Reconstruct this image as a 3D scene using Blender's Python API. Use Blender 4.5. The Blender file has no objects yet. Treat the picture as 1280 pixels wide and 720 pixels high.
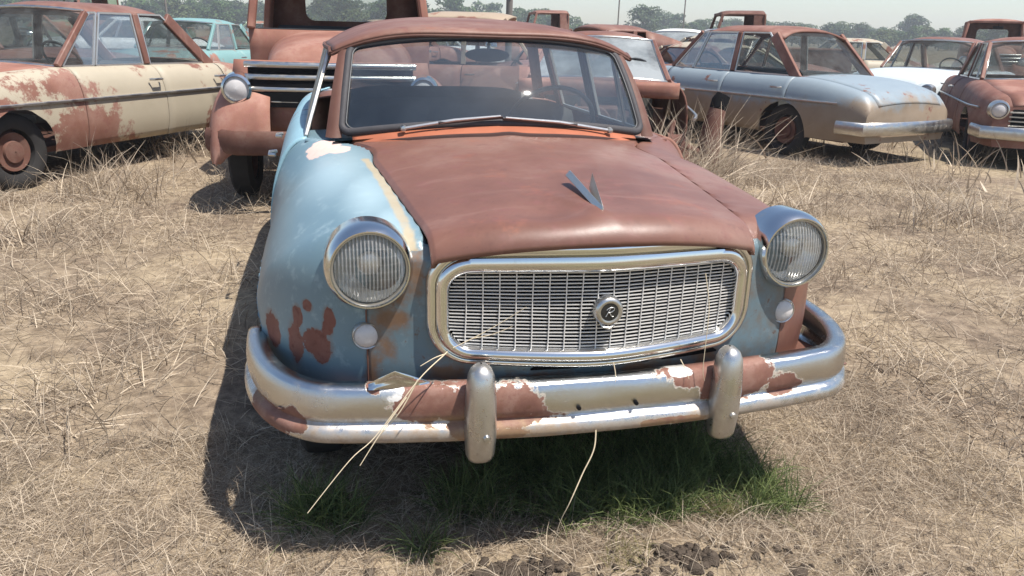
import bpy, bmesh, math, random
import numpy as np
from mathutils import Vector, Matrix, noise as mnoise

rnd = random.Random(7)
rng = np.random.default_rng(7)
SC = bpy.context.scene
COL = SC.collection
PI = math.pi
TAU = 2 * PI


# ---------------------------------------------------------------- helpers
def tab(x, pts):
    """smooth table interpolation (cubic Hermite with Catmull-Rom slopes)"""
    xs = np.array([p[0] for p in pts], float)
    ys = np.array([p[1] for p in pts], float)
    m = np.gradient(ys, xs)
    x = np.clip(np.asarray(x, float), xs[0], xs[-1])
    i = np.clip(np.searchsorted(xs, x) - 1, 0, len(xs) - 2)
    h = xs[i + 1] - xs[i]
    t = (x - xs[i]) / h
    return ((2 * t**3 - 3 * t**2 + 1) * ys[i] + (t**3 - 2 * t**2 + t) * h * m[i]
            + (-2 * t**3 + 3 * t**2) * ys[i + 1] + (t**3 - t**2) * h * m[i + 1])


def tag(o, label=None, cat=None, group=None, kind=None):
    for k, v in (('label', label), ('category', cat), ('group', group), ('kind', kind)):
        if v:
            o[k] = v
    return o


def thing(name, loc, rz, label, cat, group=None, tilt=(0, 0)):
    o = bpy.data.objects.new(name, None)
    o.empty_display_size = .2
    COL.objects.link(o)
    o.location = loc
    o.rotation_euler = (tilt[0], tilt[1], rz)
    return tag(o, label, cat, group)


class MB:
    """collects shapes into one mesh"""
    def __init__(s):
        s.v, s.f = [], []

    def add(s, vs, fs):
        b = len(s.v)
        s.v += [tuple(map(float, p)) for p in vs]
        s.f += [tuple(b + i for i in f) for f in fs]
        return s

    def grid(s, fn, us, vs, closed_u=False, closed_v=False, flip=False, keep=None):
        P = [[fn(u, v) for v in vs] for u in us]
        nu, nv = len(us), len(vs)
        fs = []
        for i in range(nu if closed_u else nu - 1):
            for j in range(nv if closed_v else nv - 1):
                a, b = i * nv + j, ((i + 1) % nu) * nv + j
                c, d = ((i + 1) % nu) * nv + (j + 1) % nv, i * nv + (j + 1) % nv
                q = (a, d, c, b) if flip else (a, b, c, d)
                if keep:
                    pts = [P[k // nv][k % nv] for k in q]
                    if not keep(*[sum(p[k] for p in pts) / 4 for k in range(3)]):
                        continue
                fs.append(q)
        return s.add([p for r in P for p in r], fs)

    def tube(s, path, r, n=8, closed=False, flat=1.0, cap=True):
        """path: points; r: number or list; flat squashes the section along its second axis"""
        path = [Vector(p) for p in path]
        m = len(path)
        rr = r if isinstance(r, (list, tuple)) else [r] * m
        rings = []
        ref = None
        for i, p in enumerate(path):
            if closed:
                t = path[(i + 1) % m] - path[i - 1]
            else:
                t = path[min(i + 1, m - 1)] - path[max(i - 1, 0)]
            t = t.normalized() if t.length > 1e-9 else Vector((0, 0, 1))
            if ref is None:
                ref = Vector((0, 0, 1)) if abs(t.z) < .9 else Vector((0, 1, 0))
            a = (ref - t * ref.dot(t))
            a = a.normalized() if a.length > 1e-6 else t.orthogonal().normalized()
            ref = a
            b = t.cross(a)
            rings.append([p + (a * math.cos(k * TAU / n) + b * math.sin(k * TAU / n) * flat) * rr[i] for k in range(n)])
        fs = []
        for i in range(m if closed else m - 1):
            j = (i + 1) % m
            for k in range(n):
                l = (k + 1) % n
                fs.append((i * n + k, i * n + l, j * n + l, j * n + k))
        if not closed and cap:
            fs.append(tuple(range(n))[::-1])
            fs.append(tuple((m - 1) * n + k for k in range(n)))
        return s.add([p for r_ in rings for p in r_], fs)

    def lathe(s, prof, c=(0, 0, 0), axis='y', n=32, sx=1.0, sz=1.0):
        """prof: (radius, along) ; axis along which 'along' runs"""
        vs, fs = [], []
        m = len(prof)
        for r, h in prof:
            for k in range(n):
                a = k * TAU / n
                u, w = r * math.cos(a) * sx, r * math.sin(a) * sz
                if axis == 'y':
                    vs.append((c[0] + u, c[1] + h, c[2] + w))
                elif axis == 'x':
                    vs.append((c[0] + h, c[1] + u, c[2] + w))
                else:
                    vs.append((c[0] + u, c[1] + w, c[2] + h))
        for i in range(m - 1):
            for k in range(n):
                l = (k + 1) % n
                fs.append((i * n + k, i * n + l, (i + 1) * n + l, (i + 1) * n + k))
        return s.add(vs, fs)

    def box(s, lo, hi):
        x0, y0, z0 = lo
        x1, y1, z1 = hi
        v = [(x0, y0, z0), (x1, y0, z0), (x1, y1, z0), (x0, y1, z0), (x0, y0, z1), (x1, y0, z1), (x1, y1, z1), (x0, y1, z1)]
        return s.add(v, [(0, 3, 2, 1), (4, 5, 6, 7), (0, 1, 5, 4), (1, 2, 6, 5), (2, 3, 7, 6), (3, 0, 4, 7)])

    def bar(s, p, q, w, d, up=(0, 0, 1)):
        """rectangular bar from p to q: width w across, depth d along up"""
        p, q, up = Vector(p), Vector(q), Vector(up)
        t = (q - p).normalized()
        a = t.cross(up).normalized() * (w / 2)
        b = a.cross(t).normalized() * (d / 2)
        v = [p - a - b, p + a - b, p + a + b, p - a + b, q - a - b, q + a - b, q + a + b, q - a + b]
        return s.add(v, [(0, 3, 2, 1), (4, 5, 6, 7), (0, 1, 5, 4), (1, 2, 6, 5), (2, 3, 7, 6), (3, 0, 4, 7)])

    def build(s, name, mat, parent=None, ang=35, solid=0, bevel=0, sub=0, label=None, offset=-1, masks=None):
        me = bpy.data.meshes.new(name)
        me.from_pydata(s.v, [], s.f)
        me.update()
        bm = bmesh.new()
        bm.from_mesh(me)
        if masks is None:
            bmesh.ops.remove_doubles(bm, verts=bm.verts, dist=1e-5)
        bmesh.ops.recalc_face_normals(bm, faces=bm.faces)
        bmesh.ops.delete(bm, geom=[v for v in bm.verts if not v.link_faces], context='VERTS')
        bm.to_mesh(me)
        bm.free()
        me.shade_smooth()
        if ang < 180:
            me.set_sharp_from_angle(angle=math.radians(ang))
        if masks:
            co = np.array([v.co[:] for v in me.vertices])
            for an, blobs in masks.items():
                at = me.attributes.new(an, 'FLOAT', 'POINT')
                at.data.foreach_set('value', blobmask(co, blobs).astype(np.float32))
        me.materials.append(mat)
        o = bpy.data.objects.new(name, me)
        COL.objects.link(o)
        if parent:
            o.parent = parent
        if solid:
            m = o.modifiers.new('Solid', 'SOLIDIFY')
            m.thickness = solid
            m.offset = offset
        if bevel:
            m = o.modifiers.new('Bevel', 'BEVEL')
            m.width = bevel
            m.segments = 2
            m.limit_method = 'ANGLE'
        if sub:
            m = o.modifiers.new('Sub', 'SUBSURF')
            m.levels = m.render_levels = sub
        if label:
            o['label'] = label
        return o


def blobmask(co, blobs):
    """blob: (cx,cy,cz, rx[,ry,rz]) or ('line', [(x,y,z)...], r)"""
    m = np.zeros(len(co))
    for b in blobs:
        if b[0] == 'line':
            pts = np.array(b[1], float)
            dmin = np.full(len(co), 9e9)
            for p, q in zip(pts[:-1], pts[1:]):
                d = q - p
                t = np.clip(((co - p) @ d) / (d @ d), 0, 1)
                dmin = np.minimum(dmin, np.linalg.norm(co - p - t[:, None] * d, axis=1))
            m = np.maximum(m, 1 - dmin / b[2])
        else:
            r = np.array(b[3:6] if len(b) >= 6 else (b[3],) * 3, float)
            m = np.maximum(m, 1 - np.linalg.norm((co - np.array(b[:3])) / r, axis=1))
    return np.clip(m, 0, 1)


def lin(n, a=0., b=1.):
    return [a + (b - a) * i / (n - 1) for i in range(n)]


# ---------------------------------------------------------------- materials
class NT:
    def __init__(s, name):
        s.m = bpy.data.materials.new(name)
        s.m.use_nodes = True
        s.t = s.m.node_tree
        s.t.nodes.clear()
        s.out = s.t.nodes.new('ShaderNodeOutputMaterial')
        s.co = s.t.nodes.new('ShaderNodeTexCoord').outputs['Object']

    def put(s, sock, v):
        if v is None:
            return
        if isinstance(v, bpy.types.NodeSocket):
            s.t.links.new(v, sock)
        elif isinstance(v, (tuple, list)) and len(v) == 3 and sock.type == 'RGBA':
            sock.default_value = (*v, 1)
        else:
            sock.default_value = v

    def n(s, typ, ins=None, **kw):
        nd = s.t.nodes.new('ShaderNode' + typ)
        for k, v in kw.items():
            setattr(nd, k, v)
        for k, v in (ins or {}).items():
            s.put(nd.inputs[k], v)
        return nd

    def noise(s, scale, detail=5, rough=.6, co=None, dist=0., col=False):
        nd = s.n('TexNoise', {'Vector': co or s.co, 'Scale': scale, 'Detail': detail, 'Roughness': rough, 'Distortion': dist})
        return nd.outputs['Color' if col else 'Fac']

    def ramp(s, fac, stops, interp='LINEAR'):
        nd = s.n('ValToRGB', {'Fac': fac})
        cr = nd.color_ramp
        cr.interpolation = interp
        while len(cr.elements) < len(stops):
            cr.elements.new(.5)
        for e, (p, c) in zip(cr.elements, stops):
            e.position = p
            e.color = (*c, 1) if isinstance(c, (tuple, list)) else (c, c, c, 1)
        return nd.outputs['Color']

    def math(s, op, a, b=0., c=None, clamp=False):
        nd = s.n('Math', operation=op, use_clamp=clamp)
        s.put(nd.inputs[0], a)
        s.put(nd.inputs[1], b)
        if c is not None:
            s.put(nd.inputs[2], c)
        return nd.outputs[0]

    def mix(s, fac, a, b, mode='MIX'):
        nd = s.n('Mix', data_type='RGBA', blend_type=mode)
        s.put(nd.inputs[0], fac)
        s.put(nd.inputs[6], a)
        s.put(nd.inputs[7], b)
        return nd.outputs[2]

    def fmix(s, fac, a, b):
        nd = s.n('Mix', data_type='FLOAT')
        s.put(nd.inputs[0], fac)
        s.put(nd.inputs[2], a)
        s.put(nd.inputs[3], b)
        return nd.outputs[0]

    def attr(s, name):
        return s.n('Attribute', attribute_name=name).outputs['Fac']

    def smooth(s, v, a, b):
        nd = s.n('MapRange', {'Value': v, 'From Min': a, 'From Max': b}, interpolation_type='SMOOTHSTEP')
        return nd.outputs[0]

    def bump(s, h, strength=.3, dist=.005, normal=None):
        nd = s.n('Bump', {'Height': h, 'Strength': strength, 'Distance': dist})
        if normal:
            s.put(nd.inputs['Normal'], normal)
        return nd.outputs[0]

    def bsdf(s, col, rough=.5, metal=0., spec=.5, nrm=None, **kw):
        nd = s.n('BsdfPrincipled', {'Base Color': col, 'Roughness': rough, 'Metallic': metal, 'Specular IOR Level': spec})
        if nrm:
            s.put(nd.inputs['Normal'], nrm)
        for k, v in kw.items():
            s.put(nd.inputs[k.replace('_', ' ')], v)
        return nd.outputs[0]

    def done(s, sh, vol=None):
        s.put(s.out.inputs['Surface'], sh)
        return s.m

    def edge(s, attr, scale=25, k=.9, lo=.42, hi=.5, detail=6):
        """crisp ragged mask out of a soft vertex mask"""
        nz = s.noise(scale, detail, .65)
        v = s.math('ADD', s.attr(attr), s.math('MULTIPLY', s.math('SUBTRACT', nz, .5), k))
        # no mask at all where the attribute is zero
        v = s.math('MULTIPLY', v, s.smooth(s.attr(attr), .02, .2))
        return s.smooth(v, lo, hi)


def rust_cols(t, scale=3., tone=1., red=1.):
    n1 = t.noise(scale, 6, .6)
    n2 = t.noise(scale * 9, 5, .7)
    n3 = t.noise(scale * 55, 3, .7)
    c = t.ramp(n1, [(.32, (.18 * tone, .078 * tone, .054 * tone)), (.48, (.245 * tone, .113 * tone, .079 * tone)),
                    (.60, (.305 * tone, .168 * tone, .126 * tone)), (.74, (.28 * tone * red, .125 * tone, .094 * tone))])
    c = t.mix(t.smooth(n2, .48, .75), c, (.24 * tone, .10 * tone, .08 * tone))
    c = t.mix(t.math('MULTIPLY', t.smooth(n3, .58, .72), .45), c, (.13 * tone, .055 * tone, .045 * tone))
    return c, n2, n3


def m_rust(name, scale=3., tone=1., rough=.55, red=1., spec=.35, streak=0.):
    t = NT(name)
    c, n2, n3 = rust_cols(t, scale, tone, red)
    if streak:
        mp = t.n('Mapping', {'Vector': t.co, 'Scale': (1.6, 7., 1.)}).outputs[0]
        s1 = t.noise(2.2, 6, .65, mp, .6)
        s2 = t.noise(9, 6, .7, mp, .3)
        c = t.mix(t.math('MULTIPLY', t.smooth(s1, .50, .72), streak), c, (.36, .23, .185))
        c = t.mix(t.math('MULTIPLY', t.smooth(s2, .55, .75), streak * .8), c, (.14, .062, .045))
        c = t.mix(t.math('MULTIPLY', t.smooth(t.noise(7, 8, .75), .54, .68), .38), c, (.29, .105, .058))
        c = t.mix(t.math('MULTIPLY', t.smooth(t.noise(11, 8, .78, t.n('Mapping', {'Vector': t.co, 'Location': (3., 1., 2.)}).outputs[0]), .56, .66), .40), c, (.115, .052, .040))
        c = t.mix(t.math('MULTIPLY', t.smooth(t.noise(120, 3, .7), .66, .74), streak * .7), c, (.40, .28, .22))
    r = t.fmix(t.noise(scale * 9, 5), rough - .04, rough + .12)
    b = t.bump(t.math('ADD', n3, t.math('MULTIPLY', n2, 1.5)), .12, .002)
    return t.done(t.bsdf(c, r, 0, spec, b))


def m_paint(name, col, rust=.5, rough=.45, scale=4., tone=1., fade=.12, spec=.4):
    """weathered paint: rust 0..1 is how much of it has gone to rust"""
    t = NT(name)
    rc, n2, n3 = rust_cols(t, scale, tone)
    n = t.math('ADD', t.math('MULTIPLY', t.noise(scale * .35, 3), .7), t.math('MULTIPLY', t.noise(scale * 2.6, 7, .7), .3))
    mask = t.smooth(n, .76 - .5 * rust, .79 - .5 * rust)
    pc = t.mix(t.noise(scale * 1.2, 4), tuple(c * (1 - fade) for c in col), tuple(min(.85, c * (1 + fade) + .02) for c in col))
    c = t.mix(mask, pc, rc)
    r = t.fmix(mask, rough, .75)
    return t.done(t.bsdf(c, r, 0, spec, t.bump(t.math('ADD', mask, n3), .1, .002)))


def m_plain(name, col, rough=.6, metal=0., spec=.4, var=.25, scale=20., bump=.15, bd=.003):
    t = NT(name)
    n = t.noise(scale, 6, .65)
    c = t.mix(n, tuple(x * (1 - var) for x in col), tuple(min(1, x * (1 + var)) for x in col))
    return t.done(t.bsdf(c, t.fmix(t.noise(scale * 2, 3), max(0, rough - .1), min(1, rough + .1)), metal, spec, t.bump(t.noise(scale * 4, 4), bump, bd)))


def m_chrome(name, dirt=.4, rough=.14, base=.62, masked=False, scale=14., pit=.5):
    """old plated steel: hazed, pitted, with rust where the plate has gone"""
    t = NT(name)
    n1 = t.noise(scale, 7, .7)
    n2 = t.noise(scale * 9, 4, .7)
    haze = t.smooth(n1, .62 - .3 * dirt, .95 - .3 * dirt)
    c = t.mix(haze, (base, base, base * .98), (.46, .42, .36))
    r = t.fmix(haze, rough, .42)
    met = t.fmix(haze, 1., .75)
    pits = t.math('MULTIPLY', t.smooth(n2, .70 - .08 * pit, .76 - .08 * pit), t.smooth(t.noise(scale * .6, 3), .45, .6))
    c = t.mix(pits, c, (.16, .07, .035))
    met = t.math('MULTIPLY', met, t.math('SUBTRACT', 1, pits))
    nrm = t.bump(t.math('ADD', t.noise(scale * .5, 3), t.math('MULTIPLY', n2, .15)), .10, .004)
    if masked:
        rc, _, n3 = rust_cols(t, 14, .85)
        rc = t.mix(t.smooth(t.noise(18, 6, .75), .55, .72), rc, (.13, .055, .03))
        rm = t.edge('rust', 22, 1.0, .34, .38)
        ring = t.math('MULTIPLY', t.edge('rust', 22, 1.0, .27, .34), t.math('SUBTRACT', 1, rm))
        c = t.mix(ring, c, (.62, .55, .46))
        met = t.fmix(ring, met, .3)
        c = t.mix(rm, c, rc)
        met = t.math('MULTIPLY', met, t.math('SUBTRACT', 1, rm))
        r = t.fmix(rm, r, .7)
        om = t.edge('ochre', 26, 1.5, .15, 1.0)
        oc = t.mix(t.noise(40, 5), (.20, .10, .045), (.42, .30, .17))
        c = t.mix(t.math('MULTIPLY', om, .8), c, oc)
        met = t.math('MULTIPLY', met, t.math('SUBTRACT', 1, t.math('MULTIPLY', om, .8)))
        r = t.fmix(om, r, .6)
        wm = t.edge('peel_glint', 16, .7, .42, .45)
        c = t.mix(wm, c, (.72, .70, .66))  # pale glint of reflected sky painted into the chrome colour
        r = t.fmix(wm, r, .35)
        nrm = t.bump(t.math('ADD', t.math('MULTIPLY', rm, -1.), n3), .25, .003, nrm)
    return t.done(t.bsdf(c, r, met, .5, nrm))


def m_glass(name, tint=(.75, .82, .82), dust=.12, dustcol=(.42, .42, .40), ior=1.5, rough=.02, streak=6., mirror=.95):
    """one pane of dusty glass: see-through, mirror and a film of dust"""
    t = NT(name)
    fr = t.n('Fresnel', {'IOR': ior}).outputs[0]
    tr = t.n('BsdfTransparent', {'Color': tint}).outputs[0]
    gl = t.n('BsdfGlossy', {'Color': (1, 1, 1), 'Roughness': rough}).outputs[0]
    a = t.n('MixShader', {0: t.math('MULTIPLY', fr, mirror, clamp=True), 1: tr, 2: gl}).outputs[0]
    df = t.n('BsdfDiffuse', {'Color': dustcol}).outputs[0]
    tl = t.n('BsdfTranslucent', {'Color': dustcol}).outputs[0]
    d = t.n('MixShader', {0: .35, 1: df, 2: tl}).outputs[0]
    n = t.noise(streak, 6, .65)
    k = t.math('MULTIPLY', t.smooth(n, .25, .75), dust * 1.6)
    k = t.math('ADD', k, dust * .25, clamp=True)
    return t.done(t.n('MixShader', {0: k, 1: a, 2: d}).outputs[0])


# ---------------------------------------------------------------- camera, sun, sky
CAM = Vector((-.6871, -1.7381, 1.3905))
PITCH, YAW, ROLL, FPX = math.radians(18.2358), math.radians(13.6955), math.radians(1.5811), 970.32
fh = Vector((math.sin(YAW), math.cos(YAW), 0))
rh = Vector((math.cos(YAW), -math.sin(YAW), 0))
fwd = fh * math.cos(PITCH) + Vector((0, 0, -math.sin(PITCH)))
up0 = rh.cross(fwd)
rt = rh * math.cos(ROLL) + up0 * math.sin(ROLL)
up = up0 * math.cos(ROLL) - rh * math.sin(ROLL)
cam = bpy.data.cameras.new('camera')
cam.sensor_width = 36
cam.lens = FPX / 1280 * 36
cam.clip_start = .05
cam.clip_end = 3000
co_ = bpy.data.objects.new('camera', cam)
COL.objects.link(co_)
co_.matrix_world = Matrix(((rt.x, up.x, -fwd.x, CAM.x), (rt.y, up.y, -fwd.y, CAM.y), (rt.z, up.z, -fwd.z, CAM.z), (0, 0, 0, 1)))
SC.camera = co_


def at(px, h, z=0.):
    """where a thing stands: bearing as photo column, h metres away over the ground"""
    b = YAW + math.atan((px - 640) / FPX / .97)
    return Vector((CAM.x + math.sin(b) * h, CAM.y + math.cos(b) * h, z))


to_sun = Vector((.36, -.30, 1)).normalized()
sun = bpy.data.lights.new('sun', 'SUN')
sun.energy = 5.0
sun.angle = math.radians(.55)
sun.color = (1, .95, .88)
so = bpy.data.objects.new('sun', sun)
COL.objects.link(so)
so.rotation_euler = to_sun.to_track_quat('Z', 'Y').to_euler()
so.location = (4, -3, 12)

W = bpy.data.worlds.new('World')
SC.world = W
W.use_nodes = True
wt = W.node_tree
sky = wt.nodes.new('ShaderNodeTexSky')
sky.sky_type = 'NISHITA'
sky.sun_disc = False
sky.sun_elevation = math.asin(to_sun.z)
sky.sun_rotation = math.atan2(to_sun.x, to_sun.y)
sky.air_density = 1.0
sky.dust_density = .7
sky.ozone_density = 1.0
bg = wt.nodes['Background']
wt.links.new(sky.outputs[0], bg.inputs[0])
bg.inputs[1].default_value = .112
SC.view_settings.view_transform = 'Standard'
SC.view_settings.look = 'None'
SC.view_settings.gamma = 1
SC.view_settings.exposure = .56
SC.cycles.max_bounces = 10
SC.cycles.transparent_max_bounces = 24
SC.cycles.volume_bounces = 0
SC.cycles.use_denoising = True

# ---------------------------------------------------------------- material set
R_HOOD = m_rust('faded_rust_hood', 1.5, .74, .40, 1.1, .5, .16)
R_ROOF = m_rust('faded_rust_roof', 2.0, .72, .5, 1., .4, .3)
R_DARK = m_rust('dark_rust', 5, .55, .75)
R_RED = m_rust('red_rust', 3, .85, .6, 1.35)
R_PALE = m_rust('pale_rust', 2.5, 1.08, .65)
R_ORANGE = m_plain('orange_primer', (.35, .115, .060), .6, 0, .3, .25, 9)
M_BLACK = m_plain('black_void', (.008, .008, .009), .9, 0, .1)
M_RUBBER = m_plain('grey_rubber', (.055, .052, .055), .65, 0, .3, .3, 30)
M_TYRE = m_plain('perished_tyre', (.035, .033, .032), .85, 0, .2, .3, 25)
M_CHROME = m_chrome('old_chrome', .35, .13)
M_CHROME_D = m_chrome('dull_chrome', .8, .28, .55)
M_BUMPER = m_chrome('peeling_bumper_chrome', .45, .17, .62, masked=True, scale=10)
M_ALU = m_plain('dull_aluminium', (.60, .585, .56), .34, .75, .5, .12, 60, .05)
M_BRIGHT = m_plain('bright_reflector', (.90, .90, .88), .12, .62, .5, .04, 9, .03)
M_INT = m_plain('interior_dark', (.035, .038, .042), .75, 0, .3, .3, 12)
M_SEAT = m_plain('seat_cloth', (.12, .115, .11), .9, 0, .2, .35, 10)
M_WS = m_glass('dusty_windshield', (.84, .90, .92), .10, (.28, .34, .41), 1.55, .02, 1.5, 1.5)  # bluish dust film also stands in for a veil of reflected sky
M_GLASS = m_glass('dusty_window', (.70, .74, .74), .14, (.30, .31, .30), 1.5, .03, 5., .25)
M_VENT = m_glass('dark_vent_glass', (.30, .32, .33), .10, (.22, .22, .22), 1.5, .03, 5., .35)
M_SKYPANE = m_glass('sky_white_glass', (.55, .6, .6), .85, (.40, .43, .44), 1.5, .15, 1.2)  # sky reflection put into the pane as a pale film
M_LENS_D = m_plain('frosted_parking_lens', (.55, .52, .50), .3, 0, .6, .15, 40)


def m_bluepaint(name='faded_blue_paint', grime=0.):
    t = NT(name)
    n = t.noise(2.2, 5, .6)
    n2 = t.noise(19, 8, .75)
    c = t.mix(n, (.105, .175, .215), (.175, .265, .30))
    c = t.mix(t.math('MULTIPLY', t.smooth(n2, .53, .64), .45), c, (.28, .375, .405))
    c = t.mix(t.math('MULTIPLY', t.smooth(t.attr('chalk'), 0, 1), .75), c, (.38, .50, .535))
    specks = t.smooth(t.noise(75, 4, .7), .69, .74)
    c = t.mix(t.math('MULTIPLY', specks, .7), c, (.12, .06, .05))
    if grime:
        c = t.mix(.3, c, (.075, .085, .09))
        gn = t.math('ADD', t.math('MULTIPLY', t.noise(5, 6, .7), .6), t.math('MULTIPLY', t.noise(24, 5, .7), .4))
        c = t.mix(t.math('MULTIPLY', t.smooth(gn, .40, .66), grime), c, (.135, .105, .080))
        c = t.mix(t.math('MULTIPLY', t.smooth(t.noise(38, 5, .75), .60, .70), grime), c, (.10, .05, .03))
    ym = t.edge('yellow', 14, .8, .22, .62)
    c = t.mix(t.math('MULTIPLY', ym, .7), c, t.mix(t.noise(30), (.46, .31, .14), (.52, .43, .27)))
    pm = t.edge('primer', 14, .7, .40, .46)
    c = t.mix(pm, c, t.mix(t.noise(40), (.60, .40, .34), (.68, .52, .46)))
    om = t.edge('ochre', 20, 1.5, .20, .85)
    c = t.mix(t.math('MULTIPLY', om, .85), c, t.mix(t.noise(28, 6), (.10, .045, .022), (.25, .135, .065)))
    rc, _, n3 = rust_cols(t, 7, .72, 1.1)
    rc = t.mix(t.smooth(t.noise(45, 5, .7), .5, .7), rc, (.075, .03, .02))
    ha = t.smooth(t.math('ADD', t.attr('rust'), t.math('MULTIPLY', t.math('SUBTRACT', t.noise(12, 5, .7), .5), .7)), .15, .5)
    c = t.mix(t.math('MULTIPLY', t.math('MULTIPLY', ha, t.smooth(t.attr('rust'), .02, .2)), .6), c, (.17, .105, .075))
    scr = t.noise(5, 4, .6, t.n('Mapping', {'Vector': t.co, 'Rotation': (.3, .2, .5), 'Scale': (30., 1.2, 18.)}).outputs[0])
    c = t.mix(t.math('MULTIPLY', t.smooth(scr, .70, .76), .35), c, (.42, .44, .43))
    rm = t.edge('rust', 30, .80, .36, .41)
    c = t.mix(rm, c, t.mix(.5, rc, (.17, .045, .030)))
    r = t.fmix(rm, t.fmix(n2, .27, .42), .7)
    r = t.fmix(pm, r, .7)
    nb = t.bump(t.math('ADD', t.math('MULTIPLY', t.math('ADD', rm, pm), -1.), t.math('MULTIPLY', t.noise(6, 3), 1.5)), .14, .004)
    return t.done(t.bsdf(c, r, 0, .5, nb))


M_BLUE = m_bluepaint()
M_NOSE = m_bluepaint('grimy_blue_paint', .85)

# ---------------------------------------------------------------- hero car
car = thing('wrecked_sedan', (0, 0, 0), 0, 'rusty sedan with pale blue front fender and chrome mesh grille, nearest the camera', 'car')


def xe(y):
    return tab(y, [(-.1, .448), (.1, .452), (.2, .457), (.32, .470), (.62, .500), (.95, .533), (1.3, .572), (1.4, .655), (1.5, .755)])


def ze(y):
    return tab(y, [(-.1, .885), (.1, .893), (.25, .905), (.62, .932), (.95, .953), (1.3, .966), (1.5, .974)])


def zc(y):
    return tab(y, [(-.1, .94), (.05, .947), (.16, .957), (.35, .974), (.7, .998), (1.0, 1.010), (1.2, 1.010), (1.4, 1.0)])


def wid(y):
    return tab(y, [(0, .89), (.3, .905), (.6, .925), (1.5, .925)])


def ylip(x):
    return .035 + .36 * x * x


def yrear(x):
    return 1.185 + .15 * (abs(x) / .57) ** 2


def Yf(x, z):
    ax = np.abs(x)
    y = .088 + .26 * ax**2 + np.where(ax > .6, 2.3 * np.maximum(ax - .6, 0) ** 2, 0)
    y = y + .9 * np.maximum(.56 - z, 0) ** 2 + .5 * np.maximum(z - .72, 0) ** 2
    return y


def body_f(x, y, z):
    ax = np.abs(x)
    e, w = xe(y), wid(y)
    zz = ze(y) - 2.2 * np.maximum(e - ax, 0)
    zb = .47
    u = np.maximum(0, (ax - e) / (w - e))
    v = np.maximum(0, (z - zb) / (zz - zb))
    n = 2.25
    g = ((u**n + v**n) ** (1 / n) - 1) * .40
    d = Yf(x, z) - y
    r = .10
    h = np.maximum(r - np.abs(g - d), 0)
    return np.maximum(g, d) + h * h / (4 * r)


def shoot(P0, D, tmax=1.0):
    lo, hi = np.zeros(len(P0)), np.full(len(P0), tmax)
    for _ in range(34):
        m = (lo + hi) / 2
        p = P0 + D * m[:, None]
        ins = body_f(p[:, 0], p[:, 1], p[:, 2]) < 0
        lo, hi = np.where(ins, m, lo), np.where(ins, hi, m)
    return P0 + D * lo[:, None]


WHEEL_F, WHEEL_R, WHEEL_Z, ARCH = .80, 3.30, .30, .355


def arch_cut(V, F, centres, r, minx=.5):
    """takes faces out of wheel openings and snaps the rim onto the circle"""
    keep = []
    V = np.array(V)
    inside = np.zeros(len(V), bool)
    for (cy, cz) in centres:
        inside |= (np.hypot(V[:, 1] - cy, V[:, 2] - cz) < r) & (np.abs(V[:, 0]) > minx)
    for f in F:
        if not all(inside[list(f)]):
            keep.append(f)
    used = set(i for f in keep for i in f)
    for i in used:
        if inside[i]:
            cy, cz = min(centres, key=lambda c: math.hypot(V[i, 1] - c[0], V[i, 2] - c[1]))
            d = math.hypot(V[i, 1] - cy, V[i, 2] - cz)
            V[i, 1] = cy + (V[i, 1] - cy) / d * r
            V[i, 2] = cz + (V[i, 2] - cz) / d * r
    return [tuple(v) for v in V], keep


def fender(sgn):
    ys, xs, zs = .56, .66, .64
    nth = 160
    # section directions from inward-up over the top, out and down to the bottom, then inward
    ths = np.linspace(math.radians(148), math.radians(-212), nth)
    rows = []
    for y in np.linspace(1.47, ys, 62):
        D = np.stack([np.cos(ths), 0 * ths, np.sin(ths)], 1)
        P = np.stack([0 * ths + xs, 0 * ths + y, 0 * ths + zs], 1)
        rows.append(shoot(P, D))
    for ph in np.linspace(0, PI / 2, 54)[1:]:
        D = np.stack([np.cos(ths) * math.cos(ph), 0 * ths - math.sin(ph), np.sin(ths) * math.cos(ph)], 1)
        P = np.stack([0 * ths + xs, 0 * ths + ys, 0 * ths + zs], 1)
        rows.append(shoot(P, D))
    V = np.concatenate(rows)
    V[:, 2] = np.maximum(V[:, 2], .36)
    V[:, 0] *= sgn
    F = []
    for i in range(len(rows) - 1):
        for j in range(nth - 1):
            q = (i * nth + j, i * nth + j + 1, (i + 1) * nth + j + 1, (i + 1) * nth + j)
            c = V[list(q)].mean(0)
            if abs(c[0]) < .585 and c[2] < .80:
                continue
            if abs(c[0]) < float(xe(c[1])) - .03:
                continue
            F.append(q)
    V, F = arch_cut(V, F, [(WHEEL_F, WHEEL_Z)], ARCH, .7)
    m = MB()
    m.add(V, F)
    return m


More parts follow.
